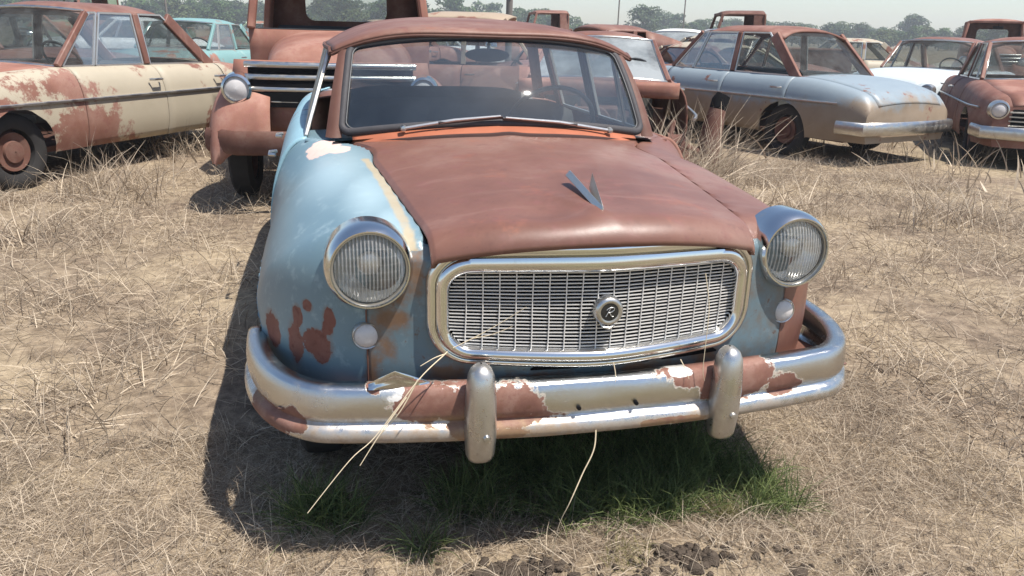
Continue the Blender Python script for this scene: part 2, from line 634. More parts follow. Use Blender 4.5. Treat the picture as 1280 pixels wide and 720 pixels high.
blue_masks = dict(
    rust=[(-.735, .272, .578, .072, .12, .066), (-.725, .262, .545, .03, .1, .04), (-.756, .293, .680, .022, .1, .030), (-.785, .325, .640, .022, .1, .05),
          (-.700, .238, .662, .024, .1, .05), (-.705, .242, .632, .022, .1, .04), (-.795, .335, .56, .035, .1, .09), (-.86, .45, .56, .05, .1, .08)],
    ochre=[(-.541, .16, .675, .085, .2, .055), (-.563, .167, .607, .055, .2, .07), (-.53, .158, .741, .07, .2, .06), (-.479, .148, .796, .045, .2, .10),
           (-.595, .177, .53, .035, .2, .12), (-.40, .127, .53, .13, .2, .045), (-.15, .1, .505, .2, .2, .05), (.12, .1, .51, .22, .2, .05), (.33, .15, .53, .14, .2, .06)],
    yellow=[('line', [(-.555, 1.02, .957), (-.533, .82, .945), (-.513, .616, .932), (-.501, .386, .915), (-.491, .21, .888), (-.488, .165, .845), (-.487, .155, .80)], .025)],
    primer=[(-.70, 1.33, .945, .125, .15, .12), (-.635, 1.25, .96, .07, .09, .1)],
    chalk=[(-.65, 1.0, .92, .2, .6, .14), (-.57, .6, .92, .13, .5, .12), (-.53, .3, .9, .08, .25, .1)])

fl = fender(-1).build('fender', M_BLUE, car, 40, masks=blue_masks, label='pale blue fender with rust spots')
fr_ = fender(1).build('fender', R_HOOD, car, 40, label='fender gone to bare brown rust')

# hood
hm = MB()


def hood_pt(s, q):
    # q runs 0 at the lip to 1 at the rear
    x0 = s * .56
    for _ in range(6):
        y = ylip(x0) + q * (yrear(x0) - ylip(x0))
        x0 = s * (float(xe(y)) - .006)
    y = ylip(x0) + q * (yrear(x0) - ylip(x0))
    a = abs(s)
    z = float(zc(y)) - (float(zc(y)) - float(ze(y)) - .004) * (a ** 2.3)
    d = min(1, (y - ylip(x0)) / .085)
    z -= .062 * (1 - math.sqrt(max(0, 1 - (1 - d) ** 2)))
    if a > .985:
        z -= .010
    # raised centre crease and the dent by the ornament
    z += .006 * math.exp(-(x0 / .05) ** 2) * min(1, d)
    z -= .016 * math.exp(-((x0 + .13) / .075) ** 2 - ((y - .17) / .07) ** 2)
    fold = (x0 + .05) + .5 * (y - .22)
    z += .006 * math.exp(-(fold / .018) ** 2) * math.exp(-((y - .2) / .12) ** 2)
    z += .0020 * mnoise.noise((x0 * 4, y * 4, 1)) * min(1, (1 - a) * 8) * min(1, d)
    return (x0, y, z)


qs = [0, .002, .005, .01, .017, .025, .035, .045, .056, .068, .08] + [.08 + .92 * i / 70 for i in range(1, 71)]
ss = [-1, -.992, -.98] + lin(91, -.965, .965) + [.98, .992, 1]
hm.grid(hood_pt, ss, qs, flip=False)
hood = hm.build('hood', R_HOOD, car, 50, solid=.012)
hs = MB()
hs.tube([Vector(hood_pt(s, 1)) + Vector((0, .012, -.002)) for s in lin(41, -.99, .99)], [.004 + .010 * (1 - abs(v) ** 4) for v in lin(41, -1, 1)], 8)
hs.build('hood_gap_shade', m_plain('gap_shade_brown', (.055, .03, .026), .8, 0, .2), hood)  # dark brown strip stands in for the shaded gap behind the hood

GZ0, GZ1, GX = .562, .884, .457
gcz = (GZ0 + GZ1) / 2
gaz = (GZ1 - GZ0) / 2
gx, gz, ocz = GX - .0575, gaz - .0495 - .0105, gcz - .0105


def in_open(x, z, pad=0.):
    r = .062
    dx, dz = abs(x) - (gx - r), abs(z - ocz) - (gz - r)
    if dx > 0 and dz > 0:
        return math.hypot(dx, dz) < r + pad
    return abs(x) < gx + pad and abs(z - ocz) < gz + pad


# nose panel between the fenders
nm = MB()
nm.grid(lambda x, t: (x, float(Yf(np.array(x), np.array(.40 + t * .47))) - .003 + .03 * max(0, t - .93) / .07, .40 + t * .47),
        lin(140, -.604, .604), lin(60), keep=lambda x, y, z: not in_open(x, z, .012))
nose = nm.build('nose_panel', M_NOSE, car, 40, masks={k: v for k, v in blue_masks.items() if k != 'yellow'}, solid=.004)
# black air slots under the grille
for (a, b) in ((-.185, -.055), (-.03, .15), (.19, .37)):
    sm_ = MB()
    sm_.grid(lambda x, t: (x, float(Yf(np.array(x), np.array(.545))) - .0065, .538 + .010 * x + .014 * t * min(1, (x - a) / .02, (b - x) / .02) + .004 * t), lin(24, a, b), lin(3))
    sm_.build('air_slot', M_BLACK, nose)


# grille -------------------------------------------------------------
def yg(x):
    return .030 + math.sqrt((.155 * x) ** 2 + .012 ** 2) + .10 * x * x




def rr(ax, az, r, n=14, cz=0.):
    """rounded rectangle outline (x, z)"""
    out = []
    for cx, cy, a0 in ((ax - r, az - r, 0), (-ax + r, az - r, 90), (-ax + r, -az + r, 180), (ax - r, -az + r, 270)):
        for k in range(n):
            a = math.radians(a0 + 90 * k / (n - 1))
            out.append((cx + r * math.cos(a), cy + r * math.sin(a) + cz))
    # points along straight edges so that the shape can follow the bowed nose
    res = []
    for i, p in enumerate(out):
        q = out[(i + 1) % len(out)]
        L = math.hypot(q[0] - p[0], q[1] - p[1])
        k = max(1, int(L / .03))
        res += [(p[0] + (q[0] - p[0]) * j / k, p[1] + (q[1] - p[1]) * j / k) for j in range(k)]
    return res



def gz_bow(x, z):
    """the opening is a little taller in the middle"""
    t = (z - gcz) / gaz
    return z + t * (.006 - .055 * abs(x) ** 2) * 1.3


frame = MB()
outer = rr(GX, gaz, .105, 14, gcz)
# profile across the frame: (inset, height towards the viewer)
prof = [(-.004, -.060), (0, -.006), (.003, .004), (.009, .007), (.014, .005), (.0155, -.003), (.0175, -.003), (.020, .010), (.028, .015), (.036, .014), (.043, .008), (.047, -.004), (.049, -.03)]
rings = []
for ins, hgt in prof:
    ins *= 1.22
    r = rr(GX - ins, gaz - ins * .86, .105 - ins * .8, 14, gcz)
    rings.append([(x, yg(x) - hgt, gz_bow(x, z - .40 * ins * max(0, min(1, (z - gcz) / gaz * 1.4)))) for x, z in r])
nn = min(len(r) for r in rings)


def resample(r, n=220):
    P = [Vector(p) for p in r] + [Vector(r[0])]
    L = [0]
    for a, b in zip(P[:-1], P[1:]):
        L.append(L[-1] + (b - a).length)
    out = []
    j = 0
    for k in range(n):
        t = L[-1] * k / n
        while L[j + 1] < t:
            j += 1
        out.append(P[j].lerp(P[j + 1], (t - L[j]) / max(1e-9, L[j + 1] - L[j])))
    return out


rs = [resample(r) for r in rings]
frame.grid(lambda i, k: rs[i][k], list(range(len(rs))), list(range(220)), closed_v=True)
gf = frame.build('grille_frame', m_chrome('grille_chrome', .08, .12, .74, scale=8), car, 50)

gm = MB()
NR = 22
for i in range(NR):
    z = ocz - gz + (i + .5) * 2 * gz / NR
    xs_ = [x for x in lin(81, -gx, gx) if in_open(x, z, .004)]
    m0 = MB()
    path = [(x, yg(x) + .012 + .0012 * mnoise.noise((x * 6, z * 30, 3)), gz_bow(x, z) + .0012 * mnoise.noise((x * 7, z * 40, 9))) for x in xs_]
    gm.grid(lambda k, c: (path[k][0], path[k][1] + (0, 0, .006, .006)[c], path[k][2] + (-.0013, .0013, .0013, -.0013)[c]), list(range(len(path))), [0, 1, 2, 3], closed_v=True)
NC = 19
for i in range(1, NC):
    x = -gx + i * 2 * gx / NC
    zs_ = [z for z in lin(25, ocz - gz, ocz + gz) if in_open(x, z, .004)]
    gm.tube([(x + .0022 * mnoise.noise((i * 3.1, z * 9, 5)), yg(x) + .0105, gz_bow(x, z)) for z in zs_], .0017, 6)
gm.build('grille_mesh', m_plain('grille_bar_plate', (.74, .72, .69), .35, .25, .6, .15, 40, .05), car, 60)
# rough dark hollow behind the mesh: radiator core
rad = MB()
rad.grid(lambda x, z: (x, yg(x) + .14, z), lin(12, -.42, .42), lin(6, .56, .88))
rad.grid(lambda x, t: (x, yg(x) + .035 + .105 * t, .595), lin(12, -.42, .42), lin(3))
rad.build('radiator', M_BLACK, car)
# emblem
em = MB()
ec = (.004, yg(0) - .006, .713)
em.lathe([(.001, -.004), (.022, -.006), (.0275, -.010), (.034, -.009), (.039, -.002), (.040, .02)], ec, 'y', 40)
emb = em.build('grille_emblem', M_CHROME_D, car, 50)
ed = MB()
ed.lathe([(.0005, -.0085), (.018, -.0082), (.0265, -.0075)], ec, 'y', 36)
ed.build('emblem_disc', m_plain('emblem_black', (.02, .02, .02), .3, 0, .5, .2), emb)
el = MB()


def stroke(pts, r=.0011):
    P = [(ec[0] + a * .001 + b * .00030, ec[1] - .0095, ec[2] + b * .001) for a, b in pts]
    el.tube(P, r, 6, flat=.9)


stroke([(-7, -12), (-5.2, -4), (-3.5, 4), (-2.2, 10)])
stroke([(-11, 6), (-8, 10.5), (-2, 12.5), (5, 12.5), (9, 10), (9.5, 6), (6, 1.5), (0, -1), (-4, -1.2)])
stroke([(-1, -1.2), (3, -5), (7, -10), (11, -12.5), (14, -11.5)])
el.build('emblem_letter', M_ALU, emb, 60)
# bent bracket hanging under the emblem
bk = MB()
bk.tube([(-.016, yg(0) - .002, .680), (-.010, yg(0) - .010, .672), (.006, yg(0) - .012, .668), (.018, yg(0) - .008, .674), (.022, yg(0) - .004, .672)], [.003, .004, .005, .004, .003], 8)
bk.build('emblem_clip', M_CHROME_D, emb)


# bumper -------------------------------------------------------------
def bump_plan(s):
    """s in -1..1 along the bumper -> (x, y, tangent angle)"""
    a = abs(s)
    if a < .72:
        x = a / .72 * .70
        y = .004 + .12 * x * x + .045 * x ** 4
    else:
        t = (a - .72) / .28
        x = .70 + .245 * math.sin(t * PI / 2)
        y = .074 + .44 * (1 - math.cos(t * PI / 2)) + .05 * t
    return math.copysign(x, s), y


BPROF = [(.060, .530), (.030, .535), (.014, .533), (.006, .526), (.001, .508), (-.002, .485), (-.002, .462), (.001, .449), (.006, .441), (.009, .437), (.004, .431),
         (-.005, .427), (-.011, .418), (-.013, .404), (-.010, .391), (.000, .383), (.030, .380)]


def bump_pt(s, k):
    x, y = bump_plan(s)
    x2, y2 = bump_plan(min(1, s + .002))
    x1, y1 = bump_plan(max(-1, s - .002))
    tx, ty = x2 - x1, y2 - y1
    L = math.hypot(tx, ty)
    nx, ny = -ty / L, tx / L      # pointing rearward / inward
    d, z = BPROF[k]
    z = z - .012 * max(0, abs(s) - .5)
    w = .0022 * mnoise.noise((s * 9, k * .35, 2))
    return (x + nx * (d + w), y + ny * (d + w), z)


bm_ = MB()
bm_.grid(bump_pt, lin(260, -1, 1), list(range(len(BPROF))))
bumper = bm_.build('bumper', M_BUMPER, car, 60, masks=dict(
    rust=[(-.47, .02, .49, .13, .2, .085), (-.36, .02, .48, .15, .2, .10), (-.25, .01, .475, .13, .2, .09), (-.30, .0, .40, .16, .2, .03), (.2, .01, .40, .16, .2, .02), (.27, .02, .535, .17, .2, .075), (.33, .02, .49, .09, .2, .09),
          (.42, .04, .50, .15, .2, .1), (-.80, .17, .43, .05, .3, .06), (-.86, .25, .40, .10, .3, .07), (-.60, .05, .535, .03, .1, .03), (-.17, 0, .445, .05, .1, .02), (-.3, .0, .44, .25, .1, .03),
          (.55, .05, .46, .1, .2, .05)],
    ochre=[('line', [(-.95, .5, .39), (-.74, .09, .398), (-.4, .02, .40), (-.1, 0, .40)], .062), ('line', [(-.1, 0, .395), (.25, .01, .393), (.5, .04, .395), (.8, .12, .39)], .050),
           (.30, .01, .41, .13, .2, .05), (-.15, 0, .40, .12, .2, .04), (-.9, .3, .45, .08, .2, .05), (-.4, .02, .445, .2, .1, .03)],
    peel_glint=[(-.555, .04, .525, .055, .2, .05), (.22, .01, .53, .06, .2, .016)]), solid=.004)  # last mask paints sky glints along the bumper's top edge


for hx in (-.075, .085):
    b = MB()
    b.lathe([(.0005, -.0065), (.0055, -.006), (.006, .002)], (hx, .0, .462), 'y', 12)
    b.build('bolt_hole', M_BLACK, bumper)


def guard(x0, label=None):
    y0 = .004 + .12 * x0 * x0
    prof = [(.338, .020, .022), (.340, .026, .030), (.352, .031, .036), (.40, .034, .044), (.45, .034, .048), (.50, .033, .050), (.54, .031, .048), (.575, .028, .042), (.592, .022, .034), (.603, .012, .022), (.606, .002, .006)]
    m = MB()
    n = 24

    def P(i, k):
        z, w, d = prof[i]
        a = k * TAU / n
        c, s = math.cos(a), math.sin(a)
        e = .8
        return (x0 + 1.2 * w * math.copysign(abs(c) ** e, c), y0 - .012 - d * math.copysign(abs(s) ** e, s) * (1 if s > 0 else .55), z)
    m.grid(P, list(range(len(prof))), list(range(n)), closed_v=True)
    m.add([P(0, k) for k in range(n)], [tuple(range(n))])
    g = m.build('bumper_guard', M_GUARD, bumper, 50, label=label)
    b = MB()
    b.lathe([(.0005, -.008), (.007, -.007), (.010, -.002), (.011, .004), (.016, .005), (.017, .012)], (x0 + .008, y0 - .012 - .044, .418), 'y', 16)
    b.build('guard_bolt', M_CHROME_D, bumper)
    return g


pf = MB()
pf.grid(lambda u, v: (-.612 + .155 * u, .055 + .012 * v - .02 * math.sin(u * 3.1) * v + .006 * mnoise.noise((u * 4, v * 3, 1)), .531 + v * .052 * max(0., 1 - abs(u - .42) / (.50 if u < .42 else .62)) ** .8), lin(22), lin(8))
pf.build('peeled_plating', M_CHROME, bumper, 60)


M_GUARD = m_chrome('stained_guard_chrome', 1.0, .22, .60, scale=9, pit=1.)
guard(-.336)
guard(.345)
# splash pan and brackets under the bumper
sp = MB()
sp.grid(lambda x, t: (x, .035 + .14 * x * x + .045 * x ** 4 + .6 * t, .452 - .05 * t), lin(30, -.84, .84), lin(5))  # front edge carried to the bumper to block sun through the gap
sp.build('splash_pan', R_DARK, car, solid=.004)


# headlights ------------------------------------------------------------
def lens_mat():
    t = NT('fluted_headlight_glass')
    w = t.n('TexWave', {'Vector': t.co, 'Scale': 34., 'Distortion': .35, 'Detail': 1.}, wave_type='BANDS', bands_direction='X', wave_profile='SIN').outputs['Fac']
    w2 = t.n('TexWave', {'Vector': t.co, 'Scale': 16., 'Distortion': 1.5, 'Detail': 1.}, wave_type='BANDS', bands_direction='Z', wave_profile='SIN').outputs['Fac']
    nrm = t.bump(w, .7, .003)
    fr = t.n('Fresnel', {'IOR': 1.5, 'Normal': nrm}).outputs[0]
    tr = t.n('BsdfTransparent', {'Color': (.93, .94, .93)}).outputs[0]
    gl = t.n('BsdfGlossy', {'Roughness': .05, 'Normal': nrm}).outputs[0]
    a = t.n('MixShader', {0: t.math('MULTIPLY', fr, 1.5, clamp=True), 1: tr, 2: gl}).outputs[0]
    d = t.n('BsdfDiffuse', {'Color': (.88, .87, .84)}).outputs[0]
    l = t.n('BsdfTranslucent', {'Color': (.88, .87, .84)}).outputs[0]
    dl = t.n('MixShader', {0: .6, 1: d, 2: l}).outputs[0]
    k = t.math('MULTIPLY', t.smooth(w, .35, 1.), .48)
    k = t.math('ADD', k, t.math('MULTIPLY', t.smooth(t.noise(30, 5), .35, .8), .12))
    k = t.math('ADD', k, t.math('MULTIPLY', t.smooth(w2, .8, 1.), .10), clamp=True)
    return t.done(t.n('MixShader', {0: k, 1: a, 2: dl}).outputs[0])


M_HLENS = lens_mat()
M_BEZEL = m_chrome('bezel_chrome', .3, .16, .66, scale=7, pit=.3)


def headlight(sgn):
    c = (.595 * sgn, .142, .819)
    b = MB()
    b.lathe([(.094, .018), (.0935, -.004), (.0965, -.010), (.100, -.010), (.1055, -.002), (.1105, .012), (.1135, .030), (.114, .05), (.112, .11)], c, 'y', 64)
    o = b.build('headlight', M_BEZEL, car, 50)
    r = MB()
    r.lathe([(.0885, .004), (.0905, -.003), (.0938, -.003), (.0945, .004)], c, 'y', 56)
    r.build('retaining_ring', m_chrome('ring_dull', .9, .3, .5), o, 50)
    l = MB()
    l.lathe([(.0005, -.020), (.02, -.0192), (.045, -.0155), (.07, -.007), (.084, .001), (.0885, .006)], c, 'y', 56)
    lo = l.build('lens', M_HLENS, o, 70)
    f = MB()
    f.lathe([(.006, .075), (.02, .072), (.045, .056), (.07, .028), (.088, .006)], c, 'y', 48)
    f.build('reflector', M_BRIGHT, o, 80)
    h = MB()
    h.lathe([(.0005, .012), (.024, .014), (.031, .022), (.031, .026), (.001, .030)], (c[0], c[1], c[2] + .010), 'y', 24)
    h.build('bulb_shield', M_CHROME_D, o, 50)
    return o


headlight(-1)
headlight(1)
for s in (-1, 1):
    c = (.607 * s, float(Yf(np.array(.607), np.array(.628))) - .004, .628)
    p = MB()
    p.lathe([(.037, .012), (.0375, -.002), (.035, -.006), (.032, -.004)], c, 'y', 36)
    po = p.build('parking_light', M_CHROME_D, car, 50)
    q = MB()
    q.lathe([(.0005, -.017), (.012, -.016), (.023, -.012), (.030, -.006), (.033, -.001)], c, 'y', 32)
    q.build('lens', M_LENS_D, po, 70)
    # seam flange below the headlight
    sm_ = MB()
    sm_.tube([(.606 * s, float(Yf(np.array(.606), np.array(z))) - .0025, z) for z in lin(20, .46, .70)], .0022, 6)
    sm_.build('panel_seam', R_DARK, nose)


# cowl, windshield --------------------------------------------------------
def wsB(s):
    return Vector((.6265 * s, 1.285 + .115 * abs(s) ** 2.4, 1.050 - .053 * s * s))


def wsT(s):
    return Vector((.572 * s, 1.575 + .075 * s * s, 1.366 - .052 * abs(s) ** 2.6))


def ws(s, t):
    a, b = wsB(s), wsT(s)
    p = a.lerp(b, t)
    bul = .022 * 4 * t * (1 - t)
    return p + Vector((0, -bul * .8, bul * .6))


cw = MB()


def cowl_pt(x, t):
    s = x / .6265
    b = wsB(max(-1.0, min(1.0, s)))
    y0 = yrear(x) - .05
    z0 = float(zc(y0)) - (float(zc(y0)) - float(ze(y0))) * min(1, abs(x) / .57) ** 2.3 - .030
    y = y0 + (b.y + .03 - y0) * t
    z = z0 + (b.z + .004 - z0) * min(1., (max(0, t - .2) / .8) ** .55 * 1.0)
    return (x, y, z)


cw.grid(cowl_pt, lin(60, -.585, .585), lin(10))
cw.build('cowl', R_ORANGE, car, 50, solid=.004)
# filler between fender top and the pillar foot
for s, mt in ((-1, M_BLUE), (1, R_HOOD)):
    c2 = MB()

    def side_cowl(u, t):
        y = 1.44 + .24 * t
        xin = .575 + .05 * t
        xout = .765
        x = xin + (xout - xin) * u
        z = .966 + .010 * t + .006 * (1 - u)
        return (x * s, y, z)
    c2.grid(side_cowl, lin(8), lin(14))
    c2.build('cowl_side', mt, car, 60, solid=.01, masks=blue_masks if s < 0 else None)

gl = MB()
gl.grid(lambda s, t: ws(s, t), lin(41, -1, 1), lin(17))
wsh = gl.build('windshield', M_WS, car, 180)
# rubber seal round it: rounded outline in (s, t)
seal = []
for (cx, cy, a0) in ((.93, .90, 0), (-.93, .90, 90), (-.93, .10, 180), (.93, .10, 270)):
    for k in range(9):
        a = math.radians(a0 + 90 * k / 8)
        seal.append((cx + .07 * math.cos(a), cy + .10 * math.sin(a)))
path = []
for i, p in enumerate(seal):
    q = seal[(i + 1) % len(seal)]
    L = math.hypot((q[0] - p[0]) * .6, (q[1] - p[1]) * .4)
    k = max(1, int(L / .03))
    path += [(p[0] + (q[0] - p[0]) * j / k, p[1] + (q[1] - p[1]) * j / k) for j in range(k)]
sl = MB()
sl.tube([ws(*p) for p in path], .0165, 8, closed=True)
sl.build('window_seal', M_RUBBER, wsh, 180)
cs = MB()
cs.tube([ws(p[0] * .975, .5 + (p[1] - .5) * .955) + Vector((0, -.006, .004)) for p in path], .003, 6, closed=True)
cs.build('seal_trim', m_plain('seal_trim', (.10, .10, .10), .5, 0, .4), wsh, 180)
M_PILLAR = m_rust('pillar_brown', 5, .50, .6)
# header above the glass and pillars beside it
hd = MB()


def header(s, k):
    p = ws(s, 1.0)
    o = [(0, -.004, -.012), (0, -.010, .010), (0, .01, .026), (0, .05, .03), (0, .06, .0), (0, .03, -.012)][k]
    return p + Vector(o)


hd.grid(header, lin(33, -1.06, 1.06), list(range(6)), closed_v=True)
hd.build('windshield_header', M_PILLAR, car, 50)
for s in (-1, 1):
    pm = MB()

    def pil(t, k):
        t2 = -.04 + 1.07 * t
        a = ws(1.0, t2)
        o = [(-.004, -.002, .0), (.012, -.012, .0), (.036, -.006, 0), (.052, .016, 0), (.048, .05, 0), (.02, .045, 0)][k]
        w = 1.12 - .30 * t
        return ((a.x + o[0] * w) * s, a.y + o[1], a.z + o[2])
    pm.grid(pil, lin(14), list(range(6)), closed_v=True)
    pm.build('windshield_pillar', M_PILLAR, car, 40)

# roof -------------------------------------------------------------------
ROOF_R = 3.35


def roof_pt(s, t):
    yf = 1.545 + .105 * s * s
    yr = ROOF_R - .14 * s * s
    y = yf + (yr - yf) * t
    zr = tab(y, [(1.5, 1.392), (1.7, 1.419), (2.1, 1.444), (2.6, 1.452), (3.0, 1.438), (3.4, 1.385)])
    hw = tab(y, [(1.5, .635), (1.8, .655), (2.4, .665), (3.0, .645), (3.4, .60)])
    a = abs(s)
    x = hw * s
    z = float(zr) - (float(zr) - 1.315) * a ** 3.4
    d = min(1, (y - yf) / .05)
    z -= .020 * (1 - math.sqrt(1 - (1 - d) ** 2))
    return (float(x), y, z + .003 * mnoise.noise((x * 4, y * 3, 7)))


rf = MB()
rf.grid(roof_pt, lin(61, -1, 1), [0, .002, .005, .01, .017, .026, .036] + lin(40, .05, 1))
roof = rf.build('roof', R_ROOF, car, 60, solid=.014)
lip = MB()
lip.tube([Vector(roof_pt(s, 0)) + Vector((0, .004, -.008)) for s in lin(41, -1, 1)], .007, 8)
lip.build('roof_lip', M_PILLAR, roof)
for s in (-1, 1):
    dr = MB()
    dr.tube([Vector(roof_pt(s, t)) + Vector((.004 * s, 0, -.006)) for t in lin(30)], .010, 8)
    dr.build('drip_rail', M_PILLAR, roof)

# body sides, doors, tail ---------------------------------------------------
BELT = .972


def side_pt(s, y, th):
    w = float(tab(y, [(1.4, .925), (3.2, .925), (3.9, .89), (4.3, .80)]))
    xin = w - .165
    n = 2.25
    zb = .49
    if th < 1:
        a = th * PI / 2
        x = xin + (w - xin) * math.sin(a) ** (2 / n)
        z = zb + (BELT - zb) * math.cos(a) ** (2 / n)
    else:
        k = th - 1
        x = w - .03 * k * k
        z = zb - (zb - .30) * k
    return (x * s, y, z)


for s in (-1, 1):
    mt = M_BLUE2 if s < 0 and 'M_BLUE2' in globals() else m_paint('faded_blue_door' if s < 0 else 'brown_door', (.24, .41, .48) if s < 0 else (.27, .15, .12), .45 if s < 0 else .9)
    for (a, b, nm_) in ((1.478, 2.36, 'front_door'), (2.368, 3.04, 'rear_door')):
        dm = MB()
        dm.grid(lambda y, th: side_pt(s, y, th), lin(30, a, b), lin(21, 0, 1) + lin(12, 1.05, 2))
        V, F = arch_cut(dm.v, dm.f, [(WHEEL_R, WHEEL_Z)], ARCH, .7)
        dm.v, dm.f = V, F
        d = dm.build('door', mt, car, 40, solid=.02)
        h = MB()
        yh = b - .12
        h.tube([(.925 * s, yh - .07, .80), (.952 * s, yh - .06, .80), (.955 * s, yh + .03, .80), (.925 * s, yh + .05, .80)], .009, 8)
        h.build('handle', M_CHROME_D, d)
    qm = MB()
    qm.grid(lambda y, th: side_pt(s, y, th), lin(50, 3.048, 4.32), lin(21, 0, 1) + lin(12, 1.05, 2))
    V, F = arch_cut(qm.v, qm.f, [(WHEEL_R, WHEEL_Z)], ARCH, .7)
    qm.v, qm.f = V, F
    qm.build('rear_fender', mt, car, 40, solid=.01)
    sill = MB()
    sill.grid(lambda y, k: ((.895 - (0, 0, .1)[k]) * s, y, (.33, .25, .24)[k]), lin(3, 1.15, 2.95), [0, 1, 2])
    sill.build('sill', R_DARK, car, 40, solid=.01)
    # window frames: belt to roof rail
    def rail(y):
        hw = float(tab(y, [(1.5, .635), (1.8, .655), (2.4, .665), (3.0, .645), (3.4, .60)]))
        return Vector((hw * s, y, 1.305))

    def belt(y):
        return Vector((.762 * s, y, BELT))
    pil_list = [(2.36, 2.36, .06), (3.02, 3.0, .05), (3.52, 3.22, .16)]
    for (yb, yt, w) in pil_list:
        bp = MB()
        a, b = belt(yb), rail(yt)
        bp.add([a + Vector((0, -w / 2, 0)), a + Vector((0, w / 2, 0)), b + Vector((0, w / 2, .015)), b + Vector((0, -w / 2, .015)),
                a + Vector((-.03 * s, -w / 2, 0)), a + Vector((-.03 * s, w / 2, 0)), b + Vector((-.03 * s, w / 2, .015)), b + Vector((-.03 * s, -w / 2, .015))],
               [(0, 1, 2, 3), (4, 7, 6, 5), (0, 3, 7, 4), (1, 5, 6, 2), (0, 4, 5, 1), (3, 2, 6, 7)])
        bp.build('side_pillar', M_PILLAR, car, 40)
    # vent window with bright frame
    v0, v1, v2, v3 = belt(1.52 if s < 0 else 1.64), belt(1.93), rail(1.90), rail(1.75 if s < 0 else 1.83)
    vw = MB()
    vw.add([v0, v1, v2, v3], [(0, 1, 2, 3)])
    vo = vw.build('vent_window', M_VENT, car)
    vf = MB()
    for a, b in ((v0, v1), (v1, v2), (v2, v3), (v3, v0)):
        vf.bar(a, b, .016, .016, (1, 0, 0))
    vf.build('window_frame', M_CHROME_D, vo, 30, bevel=.003)
    for ya, yb2, yt0, yt1 in ((1.95, 2.32, 1.92, 2.32), (2.4, 2.98, 2.4, 2.96)):
        w_ = MB()
        a, b, c, d = belt(ya), belt(yb2), rail(yt1), rail(yt0)
        w_.add([a, b, c, d], [(0, 1, 2, 3)])
        wo = w_.build('side_window', M_GLASS, car)
        f_ = MB()
        for p, q in ((a, b), (b, c), (c, d), (d, a)):
            f_.bar(p, q, .014, .014, (1, 0, 0))
        f_.build('window_frame', M_ALU, wo, 30)
# deck lid, tail panel, rear window
dk = MB()
dk.grid(lambda x, t: (x * (1 - .12 * t), 3.30 + 1.02 * t, .975 + .045 * (1 - (x / .76) ** 2) - .02 * t - .22 * max(0, t - .72) ** 1.5), lin(20, -.757, .757), lin(24))
dk.build('trunk_lid', R_ROOF, car, 50, solid=.01)
tl = MB()
tl.grid(lambda x, t: (x, 4.32 + .05 * math.sin(t * PI), .93 - .55 * t), lin(10, -.78, .78), lin(8))
tl.build('tail_panel', R_ROOF, car, 50, solid=.01)
rw = MB()
rw.grid(lambda s, t: ((.60 - .07 * t) * s, 3.50 - .27 * t - .02 * (1 - s * s), 1.0 + .33 * t + .03 * (1 - s * s) * t), lin(12, -1, 1), lin(6))
rw.build('rear_window', M_GLASS, car, 180)
fp = MB()
fp.box((-.80, .9, .24), (.80, 4.2, .27))
fp.build('floor_pan', R_DARK, car)
fw = MB()
fw.grid(lambda x, t: (x, 1.24 + .02 * t, .27 + .62 * t), lin(8, -.60, .60), lin(4))
fw.build('firewall', R_DARK, car, solid=.01)
# dashboard, steering wheel, seats
ds = MB()
ds.grid(lambda x, k: (x, [1.29, 1.45, 1.56, 1.60, 1.59, 1.55][k] + .04 * (x / .6) ** 2, [1.010, .985, .975, .945, .86, .74][k] - .03 * (x / .6) ** 2), lin(20, -.66, .66), list(range(6)))
ds.build('dashboard', M_INT, car, 40)
swm = MB()
sc_ = Vector((.33, 1.78, .985))
ax_ = Vector((0, .86, .5)).normalized()
u_ = Vector((1, 0, 0))
v_ = ax_.cross(u_)
swm.tube([sc_ + (u_ * math.cos(a) + v_ * math.sin(a)) * .205 for a in [k * TAU / 48 for k in range(48)]], .0105, 8, closed=True)
for a in (.2, PI - .2):
    swm.tube([sc_, sc_ + (u_ * math.cos(a) + v_ * math.sin(a)) * .205], .009, 6)
swm.tube([sc_, sc_ - ax_ * .24], .02, 8)
swm.lathe([(.001, -.03), (.03, -.025), (.04, 0)], sc_, 'y', 16)
swm.build('steering_wheel', m_plain('old_wheel_plastic', (.09, .09, .085), .4), car, 50)


def seat(y, name):
    m = MB()

    def sec(x, k):
        P = [(y - .35, .48), (y - .36, .60), (y - .2, .64), (y + .05, .62), (y + .12, .80), (y + .18, 1.02), (y + .22, 1.06), (y + .27, 1.03), (y + .26, .5)]
        e = 1 - .06 * abs(x / .62) ** 6
        return (x, P[k][0], P[k][1] * e)
    m.grid(sec, lin(14, -.62, .62), list(range(9)))
    m.build(name, M_SEAT, car, 60)


seat(2.15, 'seat')
seat(3.0, 'seat')
mr = MB()
mr.tube([(0, 1.60, 1.36), (0, 1.63, 1.315)], .006, 6)
mr.grid(lambda a, k: (.095 * math.cos(a) * (.0, 1, 1, 0)[k], 1.635 + (0, 0, .015, .02)[k], 1.295 + .028 * math.sin(a) * (0, 1, 1, 0)[k]), [i * TAU / 24 for i in range(24)], [0, 1, 2, 3], closed_u=True)
mr.build('rear_view_mirror', M_INT, car)


